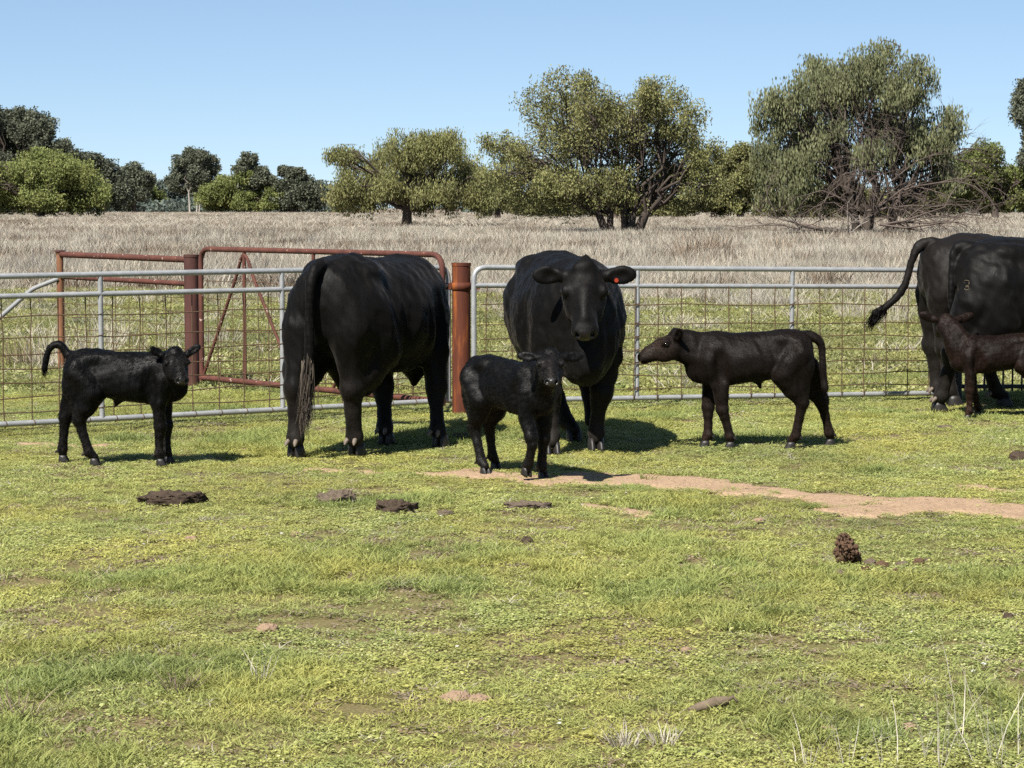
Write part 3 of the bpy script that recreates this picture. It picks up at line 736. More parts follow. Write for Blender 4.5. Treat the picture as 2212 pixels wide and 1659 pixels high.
def surface_nets(D, lo, h):
    S = D < 0; nx, ny, nz = D.shape
    cs = np.zeros((nx - 1, ny - 1, nz - 1), np.uint8)
    corners = [(i, j, k) for i in (0, 1) for j in (0, 1) for k in (0, 1)]
    for i, j, k in corners: cs += S[i:nx - 1 + i, j:ny - 1 + j, k:nz - 1 + k]
    act = (cs > 0) & (cs < 8); idx = np.argwhere(act)
    acc = np.zeros((len(idx), 3)); cnt = np.zeros(len(idx))
    val = {c: D[idx[:, 0] + c[0], idx[:, 1] + c[1], idx[:, 2] + c[2]] for c in corners}
    for a in corners:
        for axi in range(3):
            if a[axi] == 1: continue
            b = list(a); b[axi] = 1; b = tuple(b)
            va, vb = val[a], val[b]; m = (va < 0) != (vb < 0)
            t = va[m] / (va[m] - vb[m]); p = np.tile(np.array(a, float), (m.sum(), 1)); p[:, axi] = t
            acc[m] += p; cnt[m] += 1
    V = lo + (idx + acc / cnt[:, None]) * h
    vid = -np.ones(cs.shape, np.int64); vid[tuple(idx.T)] = np.arange(len(idx))
    F = []
    for axi in range(3):
        a, b = [q for q in range(3) if q != axi]
        s0 = [slice(None)] * 3; s1 = [slice(None)] * 3; s0[axi] = slice(0, -1); s1[axi] = slice(1, None)
        cr = S[tuple(s0)] != S[tuple(s1)]; e = np.argwhere(cr); sgn = S[tuple(s0)][cr]
        ok = (e[:, a] > 0) & (e[:, b] > 0) & (e[:, a] < D.shape[a] - 1) & (e[:, b] < D.shape[b] - 1); e = e[ok]; sgn = sgn[ok]
        q = []
        for da, db in ((-1, -1), (0, -1), (0, 0), (-1, 0)):
            w = e.copy(); w[:, a] += da; w[:, b] += db; q.append(vid[w[:, 0], w[:, 1], w[:, 2]])
        q = np.stack(q, -1)
        flip = sgn if axi != 1 else ~sgn
        q[~flip] = q[~flip][:, ::-1]; F.append(q)
    return V, np.concatenate(F)

COWD = dict(ew=.066, h=.0115, torso=[(-.835, 1.14, .98, .07), (-.80, 1.21, .86, .17), (-.70, 1.275, .74, .25), (-.48, 1.325, .62, .30), (-.20, 1.305, .555, .338), (.05, 1.285, .515, .375), (.30, 1.29, .505, .355), (.50, 1.305, .525, .295), (.65, 1.26, .54, .24), (.77, 1.17, .60, .17), (.83, 1.06, .70, .09)],
    front=[(.50, .17, .88, .150), (.46, .205, .64, .110), (.505, .185, .40, .070), (.505, .175, .33, .057), (.50, .17, .21, .0435), (.50, .168, .125, .053), (.525, .168, .088, .042)],
    hind=[(-.52, .16, .98, .20), (-.43, .215, .70, .172), (-.545, .20, .565, .130), (-.675, .175, .455, .074), (-.655, .17, .30, .0485), (-.635, .168, .130, .054), (-.605, .168, .088, .043)],
    thigh=((-.60, .165, .86), (.210, .150, .28)), shoulder=((.46, .165, .92), (.17, .13, .30)), brisket=((.68, 0, .62), (.17, .15, .17)),
    neck=((.58, 0, 1.00), .31, .17), neck_end=(.165, .110), headL=.50, legtop=(.95, 1.0), k=.06, tail=(-.80, 0, 1.255), tail_r=(.046, .028, .019), hoof=1.0)
CALFD = dict(ew=.052, h=.0072, torso=[(-.375, .650, .585, .032), (-.358, .692, .535, .070), (-.295, .742, .480, .100), (-.19, .752, .450, .116), (-.02, .733, .422, .134), (.13, .728, .402, .134), (.25, .740, .396, .118), (.335, .715, .420, .094), (.385, .67, .47, .060), (.405, .61, .52, .032)],
    front=[(.275, .066, .55, .074), (.25, .080, .41, .055), (.268, .074, .255, .0365), (.266, .072, .21, .0300), (.262, .070, .140, .0245), (.262, .070, .082, .0295), (.275, .070, .056, .0245)],
    hind=[(-.265, .064, .61, .098), (-.205, .084, .475, .084), (-.268, .080, .38, .062), (-.335, .074, .295, .0385), (-.328, .072, .195, .0265), (-.318, .070, .086, .0300), (-.298, .070, .056, .0250)],
    thigh=((-.285, .066, .54), (.098, .060, .145)), shoulder=((.25, .062, .56), (.085, .058, .14)), brisket=((.345, 0, .50), (.080, .062, .080)),
    neck=((.320, 0, .60), .138, .072), neck_end=(.092, .058), headL=.266, legtop=(.58, .62), k=.032, tail=(-.355, 0, .712), tail_r=(.028, .0235, .018), hoof=.55)
HEADST = [(-.10, .02, -.14, .070), (0, .035, -.19, .126), (.14, .042, -.235, .148), (.32, .040, -.245, .146), (.50, .018, -.220, .112), (.68, -.004, -.185, .088), (.84, -.014, -.165, .087), (.94, -.026, -.156, .084), (1.0, -.050, -.134, .064)]

def hoof_mesh(s, lift=0):
    V = []; F = []
    for side in (-1, 1):
        prof = [(.092, -.040, .034, .050), (.062, -.048, .050, .056), (.025, -.052, .070, .060), (0, -.050, .078, .060)]   # z, back, toe, width
        b = len(V); n = 10
        for z, bk, toe, wd in prof:
            for i in range(n):
                a = 2 * math.pi * i / n; x = (toe + bk) / 2 + (toe - bk) / 2 * math.cos(a); y = wd / 2 * math.sin(a)
                y *= 1 - .35 * max(0, math.cos(a))
                V.append(((x) * s, (side * .0275 + y * .96 + side * .004 * max(0, math.cos(a))) * s, z * s))
        for r in range(3):
            for i in range(n): F.append((b + r * n + i, b + r * n + (i + 1) % n, b + (r + 1) * n + (i + 1) % n, b + (r + 1) * n + i))
        F.append(tuple(b + 3 * n + i for i in range(n))); F.append(tuple(b + i for i in reversed(range(n))))
    return V, F
def animal(name, label, cat, spec, C, heading, sc, coat, hair, feet, poll, nose, head_up=(0, 0, 1), neck_mid=None, ear=(.55, .0, -.15), ear_face=(0, -1, .2), tail=None, switch=None,
           headk=1.0, extra=None, poses=None, hair_n=26000, hair_len=.014, ear_size=1.0, group=None, curl=.14, switch_mat=None, tuft=False, pale_hooves=()):
    """C ground xy, heading deg; feet: FL FR HL HR ground points or None; poll and nose in world"""
    th = math.radians(heading); cs, sn = math.cos(th), math.sin(th)
    root = empty(name, (C[0], C[1], 0), th, sc); tag(root, label, cat, group)
    def loc(p):
        dx, dy = p[0] - C[0], p[1] - C[1]; return np.array([(dx * cs + dy * sn) / sc, (-dx * sn + dy * cs) / sc, (p[2] if len(p) > 2 else 0) / sc])
    def ldir(v): return np.array([v[0] * cs + v[1] * sn, -v[0] * sn + v[1] * cs, v[2]])
    S = spec; F = Field(S['h']); k = S['k']
    F.loft(S['torso'], (0, 0, 0), np.eye(3), k, 2.35, .10)
    ends = []
    for li, (nm, side, fr) in enumerate((('FL', 1, True), ('FR', -1, True), ('HL', 1, False), ('HR', -1, False))):
        J = np.array(S['front' if fr else 'hind']) * np.array([1, side, 1, 1]); P = J[:, :3].copy(); rad = J[:, 3]
        lift = 0
        if poses and nm in poses:
            P = np.array(poses[nm], float)
        else:
            f0 = P[-1, :2] + np.array([.01, 0]); top = S['legtop'][0 if fr else 1]
            if feet and feet.get(nm) is not None:
                q = loc(feet[nm]); dlt = q[:2] - f0
                w = np.clip(1 - P[:, 2] / top, 0, 1); P[:, :2] += w[:, None] * dlt
                P[-1, :2] = f0 - np.array([.01, 0]) + dlt
        F.chain(P, rad, k * .45)
        ends.append((nm, P, fr))
        c, r = S['thigh'] if not fr else S['shoulder']; F.ell((c[0], c[1] * side, c[2]), r, k)
        if not fr:      # hamstring down to the hock
            sx = S['hoof']; hk = P[3]; F.cone((hk[0] * .35 + S['thigh'][0][0] * .65 - .045 * sx, S['thigh'][0][1] * side, S['thigh'][0][2] - .02), hk + np.array([-.012, 0, .03]) * sx, S['thigh'][1][1] * .92, rad[3] * .85, k * .7)
        # joint knobs
        F.ell(P[2 if fr else 3], np.array([1.12, 1.1, 1.25]) * rad[2 if fr else 3], k * .3)
    c, r = S['brisket']; F.ell(c, r, k)
    # hook bones and tail head
    hx, hz, hy = S['torso'][3][0], S['torso'][3][1], S['torso'][3][3]
    for sd in (-1, 1): F.ell((hx, sd * hy * .66, hz - .085 * hz), np.array([.10, .055, .05]) * hz / 1.32 * 1.0, k * 1.3)
    # hollows in front of the hip and behind the shoulder
    tz = S['torso'][3][1]; fw = tz / 1.325
    for sd in (-1, 1):
        F.ell((-.27 * fw, sd * S['torso'][4][3] * 1.13, .875 * tz), np.array([.15, .055, .085]) * fw, .11 * fw, None, True)
        F.ell((S['torso'][7][0] * .62, sd * S['torso'][6][3] * 1.10, .62 * tz), np.array([.06, .05, .22]) * fw, .10 * fw, None, True)
    # head
    L = S['headL'] * headk; pl = loc(poll); u = ldir(Vector(nose).normalized()); u = u / np.linalg.norm(u)
    w = ldir(head_up); w = w - u * (u @ w); w /= np.linalg.norm(w); v = np.cross(w, u); R = np.array([u, v, w]); g = L / .50
    hp = lambda a, b, c: pl + u * a * L + v * b * g + w * c * g
    hd = 1.0 if S['hoof'] > .9 else .98
    F.loft([(a * L, b * g, c * g * (1 if a < .3 else hd), d * g * (1 if a < .3 else hd)) for a, b, c, d in HEADST], pl, R, .025 * g, 2.3, .06)
    F.ell(hp(.93, 0, -.084), np.array([.062, .084, .060]) * g * hd, .03 * g, R)
    F.ell(hp(.86, 0, -.125 * hd), np.array([.068, .050, .026]) * g, .03 * g, R)
    F.ell(hp(.02, 0, .03), np.array([.06, .075, .05]) * g, .05 * g, R)
    F.cone(hp(.42, 0, .0), hp(.80, 0, -.03), .052 * g, .040 * g, .03 * g)
    ears = []
    for sd in (-1, 1):
        F.ell(hp(.33, sd * .127, -.022), np.array([.050, .034, .034]) * g, .03 * g, R)                 # brow
        F.ell(hp(.42, sd * .083, -.15), np.array([.12, .045, .085]) * g, .04 * g, R)                   # cheek
        F.ell(hp(.335, sd * .175, -.045), np.array([.030, .022, .022]) * g, .018 * g, R, True)         # eye socket
        F.ell(hp(1.03, sd * .050, -.072), np.array([.050, .017, .024]) * g, .010 * g, R, True)          # nostril
        # ear
        e = u * ear[1] + v * sd * 1.0 + w * ear[2]; e /= np.linalg.norm(e)
        nrm = ldir(ear_face) - v * sd * .12; nrm -= e * (nrm @ e); nrm /= np.linalg.norm(nrm); b = np.cross(nrm, e); ER = np.array([e, b, nrm])
        es = g * ear_size; ears.append((sd, e, nrm, es))
        r0 = hp(.07, sd * .122, -.035)
        F.cone(r0, r0 + e * .06 * es, .040 * es, .042 * es, .03 * g)
        F.ell(r0 + e * .135 * es, np.array([.112, S['ew'], .024]) * es, .02 * g, ER)
        F.ell(r0 + e * .150 * es + nrm * .034 * es, np.array([.085, S['ew'] * .66, .026]) * es, .02 * g, ER, True)
    F.ell(hp(.985, 0, -.120 * hd), np.array([.045, .070, .004]) * g, .008 * g, R, True)                      # mouth
    if tuft:
        F.cone(hp(.0, 0, .03), hp(-.17, .012, .05), .050 * g, .003 * g, .035 * g)
    # neck
    nb, nd, nr = S['neck']; nb = np.array(nb); ed, er = S['neck_end']; ed *= headk; er *= headk
    he = hp(.09, 0, -.105)
    mid = (nb + he) / 2 + np.array([.03, 0, .03]) if neck_mid is None else loc(neck_mid)
    m_ = 7; pts = []; 
    for i in range(m_):
        t = i / (m_ - 1); pts.append((1 - t) ** 2 * nb + 2 * t * (1 - t) * mid + t * t * he)
    up_, lo_, ce_, ru, rl = [], [], [], [], []
    for i in range(m_):
        t = i / (m_ - 1); dr = pts[min(i + 1, m_ - 1)] - pts[max(i - 1, 0)]; dr /= np.linalg.norm(dr)
        upv = np.array([0, 0, 1.0]) * (1 - t) + w * t; upv -= dr * (dr @ upv); upv /= np.linalg.norm(upv) + 1e-9
        rr = nr + (er - nr) * t ** .8; dd = nd + (ed - nd) * t ** .8; o_ = max(0, dd - rr)
        up_.append(pts[i] + upv * o_); lo_.append(pts[i] - upv * o_); ce_.append(pts[i]); ru.append(rr * .80); rl.append(rr * .92)
    F.chain(up_, ru, k * .8); F.chain(lo_, rl, k * .8); F.chain(ce_, [a * 1.12 for a in ru], k * .8)
    # tail
    tp = [np.array(S['tail']) + np.array([.10, 0, -.01]) * S['hoof'], np.array(S['tail'])] + ([np.array(q, float) for q in tail] if tail else [])
    nt = len(tp); tr = [np.interp(i / (nt - 1), [0, .3, 1], S['tail_r']) for i in range(nt)]
    dense = []; dr_ = []
    for i in range(nt - 1):
        for q in range(4):
            t = q / 4; p0, p1, p2, p3 = tp[max(i - 1, 0)], tp[i], tp[i + 1], tp[min(i + 2, nt - 1)]
            dense.append(.5 * (2 * p1 + (p2 - p0) * t + (2 * p0 - 5 * p1 + 4 * p2 - p3) * t * t + (3 * p1 - p0 - 3 * p2 + p3) * t ** 3)); dr_.append(tr[i] + (tr[i + 1] - tr[i]) * t)
    dense.append(tp[-1]); dr_.append(tr[-1])
    F.chain(dense, dr_, k * .35)
    if extra: extra(F)
    V, Q = F.mesh()
    # uneven flesh: soft lumps and folds pushed along the normal
    fn = np.cross(V[Q[:, 2]] - V[Q[:, 0]], V[Q[:, 3]] - V[Q[:, 1]]); vn = np.zeros_like(V)
    for c_ in range(4): np.add.at(vn, Q[:, c_], fn)
    vn /= np.linalg.norm(vn, axis=1)[:, None] + 1e-12
    rs = np.random.default_rng(int(abs(heading) * 7 + sc * 1000)); fl_ = np.zeros(len(V))
    for wl, am in ((.34, 1.0), (.20, .8), (.11, .55), (.065, .35)):
        for _ in range(5):
            kv = rs.normal(size=3); kv[2] *= .6; kv *= 2 * math.pi / (wl * S['hoof']) / np.linalg.norm(kv); fl_ += am * np.sin(V @ kv + rs.uniform(0, 6.28)) / 5
    hw_ = np.clip(np.linalg.norm(V - hp(.5, 0, -.1), axis=1) / (.7 * L), .15, 1)          # keep the face crisp
    lw_ = np.clip(V[:, 2] / (.45 * S['torso'][3][1]), .25, 1)
    V = V + vn * (fl_ * (.0115 if S['hoof'] > .9 else .0050) * hw_ * lw_)[:, None]
    dm = np.linalg.norm((V - hp(.985, 0, -.078)) @ R.T / (np.array([.050, .078, .042]) * g), axis=1)
    wet = np.clip(1.6 - dm * 1.25, 0, 1)
    dust = np.clip(1.25 - V[:, 2] / (.42 * S['torso'][3][1]), 0, 1)
    dust = np.maximum(dust, np.clip(1.5 - np.linalg.norm(V - hp(.6, 0, -.1), axis=1) / (.42 * L), 0, 1) * (.9 if S['hoof'] < .9 else .12))
    me = mesh_np('body', V, Q, coat, True, {'wet': wet, 'dust': dust})
    body = link(bpy.data.objects.new('body', me), root)
    # eyes
    for sd in (-1, 1):
        mb = MB(); c = hp(.335, sd * .1475, -.045); rr = .0200 * g; vs = []
        for i in range(7):
            for j in range(10):
                a = math.pi * i / 6; b = 2 * math.pi * j / 10; vs.append((c[0] + rr * math.sin(a) * math.cos(b), c[1] + rr * math.sin(a) * math.sin(b), c[2] + rr * math.cos(a)))
        mb.add(vs, [(i * 10 + j, i * 10 + (j + 1) % 10, (i + 1) * 10 + (j + 1) % 10, (i + 1) * 10 + j) for i in range(6) for j in range(10)], True); mb.build('eye', EYE, root)
    # hooves and dewclaws
    hs = S['hoof']
    for nm, P, fr in ends:
        Vh, Fh = hoof_mesh(hs); mb = MB()
        p = P[-1]; lift = p[2] - .088 * hs - (.010 if hs > .9 else .012)
        yaw = 0.0; M = Matrix.Rotation(0, 3, 'Z')
        if poses and nm in poses:
            dirv = Vector(P[-1] - P[-2]).normalized(); M = Vector((0, 0, -1)).rotation_difference(dirv).to_matrix()
            mb.add([Vector(p) + M @ (Vector(q) - Vector((0, 0, .080 * hs))) for q in Vh], Fh, True)
        else: mb.add([(p[0] + q[0], p[1] + q[1], q[2] - .004) for q in Vh], Fh, True)
        mb.build('hoof', HORN_PALE if nm in pale_hooves else HORN, root)
        ft = P[-2]
        for sd in (-1, 1):
            mb = MB(); a = Vector(ft) + Vector((-.046 * hs, sd * .026 * hs, -.012 * hs)); mb.path([a, a + Vector((-.022, sd * .006, -.016)) * hs, a + Vector((-.034, sd * .008, -.034)) * hs], [.017 * hs, .015 * hs, .004 * hs], 7); mb.build('dewclaw', HORN_PALE if hs > .9 else HORN, root)
    # coat hair
    A, B_, Cc = V[Q[:, 0]], V[Q[:, 1]], V[Q[:, 2]]; nr_ = np.cross(B_ - A, V[Q[:, 3]] - B_); ar = np.linalg.norm(nr_, axis=1) + 1e-12; nr_ /= ar[:, None]
    ids = RNG.choice(len(Q), hair_n, p=ar / ar.sum()); r1, r2 = RNG.random((2, hair_n, 1))
    Pp = A[ids] * (1 - r1) * (1 - r2) + B_[ids] * r1 * (1 - r2) + Cc[ids] * r1 * r2 + V[Q[ids, 3]] * (1 - r1) * r2; N = nr_[ids]
    wt = np.clip(1.6 - np.linalg.norm((Pp - hp(.985, 0, -.078)) @ R.T / (np.array([.050, .078, .042]) * g), axis=1) * 1.25, 0, 1) < .1
    Pp, N = Pp[wt], N[wt]; n_ = len(Pp)
    fl = np.array([-.75, 0, -.75]) + RNG.normal(size=(n_, 3)) * curl; fl -= N * (fl * N).sum(1)[:, None]; fl /= np.linalg.norm(fl, axis=1)[:, None] + 1e-9
    dv = fl + N * RNG.uniform(.04, .30, (n_, 1)); dv /= np.linalg.norm(dv, axis=1)[:, None]
    sd_ = np.cross(dv, N); sd_ /= np.linalg.norm(sd_, axis=1)[:, None] + 1e-9
    hl = hair_len / sc * RNG.uniform(.5, 1.3, (n_, 1)); bw = .0011 / sc
    HV = np.stack([Pp - N * .001 - sd_ * bw, Pp - N * .001 + sd_ * bw, Pp + dv * hl], 1).reshape(-1, 3)
    co = link(bpy.data.objects.new('coat_hair', mesh_np('coat_hair', HV, np.arange(len(HV)).reshape(-1, 3), hair, False, {'tint': np.repeat(RNG.random(n_) ** 2, 3)})), root); tag(co, kind='stuff')
    # tail switch
    if switch:
        n_s, sl, spread, dirn = switch; p0 = np.array(dense[-1]); pre = np.array(dense[-5]); VV = []; FF = []; TT = []
        for i in range(n_s):
            t = RNG.random() * 1.3 - .3; p = pre * (1 - t) + p0 * t + RNG.normal(size=3) * .013 * hs; d = np.array(dirn, float) + RNG.normal(size=3) * spread; ll = sl * RNG.uniform(.5, 1.1); b = len(VV); sd2 = np.array([RNG.normal(), RNG.normal(), 0]); sd2 /= np.linalg.norm(sd2)
            cu = RNG.normal(size=3) * .12; n3 = 6; tn = RNG.random()
            for q in range(n3 + 1):
                f = q / n3; c = p + np.array(dirn, float) * ll * f + (d - np.array(dirn, float)) * ll * 1.7 * (f - .85 * f * f) + cu * ll * f * f * .4 + np.array([math.sin(f * 7 + i * .02), math.cos(f * 6 + i * .02), 0]) * .016 * f; wd = .0036 * (1 - .85 * f) * (1 if hs > .9 else .7)
                VV += [c - sd2 * wd, c + sd2 * wd]; TT += [tn, tn]
            FF += [(b + 2 * q, b + 2 * q + 1, b + 2 * q + 3, b + 2 * q + 2) for q in range(n3)]
        sw = link(bpy.data.objects.new('tail_switch', mesh_np('tail_switch', VV, FF, switch_mat or hair, False, {'tint': TT})), root)
    return root, (V, Q), hp, ears

def px_feet(**k): return {a: gp(*b) for a, b in k.items()}
# --- cow seen from behind
def ex1(F):
    F.cone((-.30, .05, .56), (-.30, .03, .47), .13, .10, .05); F.cone((-.30, -.06, .56), (-.30, -.05, .47), .13, .10, .05)
    F.cone((.64, 0, .58), (.66, .02, .395), .12, .025, .05)
cow1 = animal('cow', 'black cow seen from behind with a long greying tail, beside the orange post', 'cow', COWD, (-.949, 15.70), 67, 1.02, COAT_BLACK, HAIR_BLACK,
    px_feet(HL=(641, 989), HR=(772, 985), FL=(836, 962), FR=(953, 967)), (-.86, 16.90, .97), (-.80, .25, -.55), neck_mid=(-.66, 16.66, 1.03),
    tail=[(-.885, .01, 1.18), (-.90, .015, 1.0), (-.895, .02, .82), (-.89, .03, .66), (-.89, .035, .56)], switch=(800, .40, .060, (-.02, .07, -1)), switch_mat=HAIR_GREY, extra=ex1, hair_n=60000)
# --- cow facing the camera
def ex2(F):
    F.cone((.78, 0, .86), (.80, 0, .60), .10, .09, .08)
cow2 = animal('cow', 'black cow facing the camera with a small red ear tag', 'cow', COWD, (.375, 15.95), -81, 1.02, COAT_BLACK, HAIR_BLACK,
    px_feet(FR=(1193, 983), FL=(1288, 974), HR=(1240, 955), HL=(1290, 948)), (.475, 15.00, 1.265), (-.005, -.62, -.78), head_up=(0, -.75, .62), neck_mid=(.47, 15.18, 1.12),
    ear=(0, .02, .04), ear_face=(0, -1, -.1), ear_size=.92, headk=.955, tail=[(-.86, 0, 1.1), (-.86, 0, .8), (-.85, 0, .6)], switch=(40, .35, .08, (0, 0, -1)), extra=ex2, tuft=True, hair_n=60000)
sd_, e_, n_, es_ = cow2[3][1]
tg = Vector(cow2[2](.07, .122, -.035) + e_ * .105 * es_ + n_ * .026 * es_ + np.array([0, 0, -.030])); bx_ = Vector(n_).cross(Vector(e_)).normalized()
mb = MB(); mb.add([tg + Vector(e_) * (.014 * math.cos(a)) + bx_ * (.016 * math.sin(a)) * (1.0 if math.sin(a) > 0 else .8) + Vector(n_) * o_ for o_ in (0, .006) for a in np.linspace(0, 2 * math.pi, 9)[:-1]],
   [tuple(range(8)), tuple(range(15, 7, -1))] + [(i, (i + 1) % 8, 8 + (i + 1) % 8, 8 + i) for i in range(8)]); mb.build('ear_tag', TAGRED, cow2[0])['label'] = 'small orange-red ear tag'
# --- two cows leaving the frame at right, one behind the other
cow3 = animal('cow', 'brownish black cow at the right edge with its tail swung out to the left', 'cow', COWD, (4.335, 19.25), 6, 1.09, COAT_SUN, HAIR_BLACK,
    None, (5.7, 19.3, 1.35), (.8, .1, -.6),
    tail=[(-.875, .0, 1.19), (-.925, .0, 1.03), (-.985, 0, .87), (-1.12, 0, .75), (-1.19, 0, .71)], switch=(320, .17, .16, (-.45, 0, -.80)), hair_n=45000)
cow4 = animal('cow', 'branded black cow half out of frame at right, tail hanging straight down', 'cow', COWD, (4.46, 18.50), 5, 1.07, COAT_BLACK, HAIR_BLACK,
    px_feet(HR=(2030, 892), HL=(2170, 880)), (5.85, 18.5, 1.35), (.8, -.1, -.6),
    tail=[(-.848, -.01, 1.16), (-.858, -.02, .98), (-.858, -.03, .80), (-.85, -.03, .64)], switch=(200, .30, .05, (.0, 0, -1)), hair_n=45000)
# --- calves
def ex_navel(F): F.cone((-.02, 0, .455), (-.045, 0, .385), .040, .010, .03)
calfL = animal('calf', 'black calf at left with its tail arched, looking round at the camera', 'calf', CALFD, (-2.52, 14.70), -4, 1.0, COAT_BLACK2, HAIR_BLACK,
    px_feet(HL=(140, 998), HR=(208, 1005), FR=(351, 1006), FL=(368, 1001)), (-2.165, 14.60, .735), (.30, -.80, -.52), head_up=(.12, -.35, .95), neck_mid=(-2.20, 14.68, .64),
    ear=(.5, -.25, .62), ear_size=.92, headk=1.0, tail=[(-.395, 0, .765), (-.435, 0, .778), (-.478, 0, .745), (-.503, 0, .675), (-.512, 0, .61)], switch=(60, .085, .12, (-.1, 0, -1)), extra=ex_navel, hair_n=60000, hair_len=.020)
cc = np.array(CALFD['front']) * np.array([1, -1, 1, 1])
lift_pose = [(.275, -.066, .55), (.27, -.080, .41), (.325, -.076, .275), (.335, -.076, .232), (.312, -.074, .168), (.288, -.072, .112), (.276, -.072, .082)]
calfC = animal('calf', 'curly black calf stepping forward in front of the facing cow', 'calf', CALFD, (-.02, 14.03), -52, .99, COAT_BLACK2, HAIR_BLACK,
    px_feet(HR=(1050, 1026), HL=(1072, 1014), FL=(1175, 1035)), (.228, 13.52, .795), (.02, -.90, -.46), head_up=(.02, -.4, .9), neck_mid=(.20, 13.72, .66),
    ear=(.1, -.25, -.02), ear_size=1.05, headk=1.0, tail=[(-.415, 0, .66), (-.425, 0, .54), (-.42, 0, .42)], switch=(50, .10, .1, (0, 0, -1)), poses={'FR': lift_pose}, hair_n=60000, hair_len=.018, curl=.45)
calfR = animal('calf', 'brown-black calf in profile reaching its nose left towards the cow', 'calf', CALFD, (1.66, 15.68), 178, 1.10, COAT_DUSK, HAIR_BROWN,
    px_feet(FL=(1574, 970), FR=(1520, 967), HL=(1705, 970), HR=(1790, 963)), (1.135, 15.66, .790), (-.90, -.06, -.40), head_up=(-.4, 0, .9), neck_mid=(1.26, 15.67, .705),
    ear=(.3, -.35, .55), ear_face=(-.3, -1, .1), ear_size=.95, headk=1.02, tail=[(-.425, 0, .66), (-.435, 0, .54), (-.445, 0, .44), (-.455, .01, .38)], switch=(60, .07, .1, (-.15, 0, -1)), extra=ex_navel, hair_n=60000, hair_len=.020)
calfE = animal('calf', 'reddish brown calf at the right edge turned towards the cow, face hidden', 'calf', CALFD, (3.83, 17.92), 182, .90, COAT_BROWN, HAIR_BROWN,
    px_feet(FL=(2088, 907), FR=(2110, 899), HL=(2235, 905), HR=(2270, 897)), (3.435, 17.98, .79), (-.10, .90, -.40), head_up=(0, .3, 1), neck_mid=(3.50, 17.91, .66),
    ear=(.2, -.05, .35), ear_face=(0, 1, .1), ear_size=1.45, headk=1.0, tail=[(-.415, 0, .66), (-.425, 0, .54), (-.42, 0, .42)], switch=(40, .10, .1, (0, 0, -1)), hair_n=45000, hair_len=.020)
# the worn brand on the thigh of the nearer cow at the right edge
bv = BVHTree.FromPolygons([tuple(v) for v in cow4[1][0]], [tuple(q) for q in cow4[1][1]])
Mi = Matrix.Translation((4.46, 18.50, 0)) @ Matrix.Rotation(math.radians(5), 4, 'Z') @ Matrix.Scale(1.07, 4); Mv = Mi.inverted()
def on_cow(x, y):
    o = Mv @ Vector((0, 0, CAM_H)); d = (Mv @ (Vector((0, 0, CAM_H)) + ray(x, y)) - o).normalized(); h = bv.ray_cast(o, d); return h[0] + h[1] * .001 if h[0] else None
mb = MB()
for cy_, a0, a1, rr in ((610, 2.6, 6.0, 1.0), (612, -.6, 1.2, .8), (616, .3, 2.6, .5), (622, 3.6, 6.2, .7), (622, .2, 3.0, 1.0)):
    ps = [on_cow(2089 + 6.0 * rr * math.cos(a) + random.gauss(0, .3), cy_ + 4.4 * math.sin(a) + random.gauss(0, .3)) for a in np.linspace(a0, a1, 7)]
    ps = [p for p in ps if p is not None]
    if len(ps) > 3: mb.path(ps, [.001, .003, .004, .0045, .004, .003, .001][:len(ps)], 5, False)
if mb.v: mb.build('brand_mark', BRAND, cow4[0])['label'] = 'worn pale figure-eight brand on the thigh'

# ------------------------------------------------------------------ dung, clods, sticks, tussocks
def lump(name, label, cat, px, hw, hd, h, mat, seed, rough=.35, flat=.0, group=None):
    p = gp(*px); n, m = 40, 22; V = []; F = []; rs = np.random.default_rng(seed); ph = rs.uniform(0, 50)
    for i in range(m + 1):
        a = math.pi * .5 * (1 - i / m) * 1.0
        for j in range(n):
            b = 2 * math.pi * j / n; x, y = math.cos(b), math.sin(b)
            r = math.sin(a); z = math.cos(a)
            nz = float(fbm(np.array(3 * x * r + ph), np.array(3 * y * r + z * 2 + ph), seed, 4)) - .5; nf = 1.6 * (abs(float(fbm(np.array(7 * x * r + ph), np.array(7 * y * r + 6 * z), seed + 3, 3)) - .5) * 2 - .25)
            s = 1 + rough * (nz * 1.3 + nf * .28)
            V.append((hw * x * r * s, hd * y * r * s, max(-.02, h * (z ** (1 - flat) * (1 + rough * (nz * 1.5 + nf * .45))) - .006)))
    V = V[::-1]
    for i in range(m):
        for j in range(n): F.append((i * n + j, i * n + (j + 1) % n, (i + 1) * n + (j + 1) % n, (i + 1) * n + j))
    me = mesh_np(name, V, F, mat, False); o = link(bpy.data.objects.new(name, me)); o.location = p + Vector((0, 0, .004)); tag(o, label, cat, group); return o
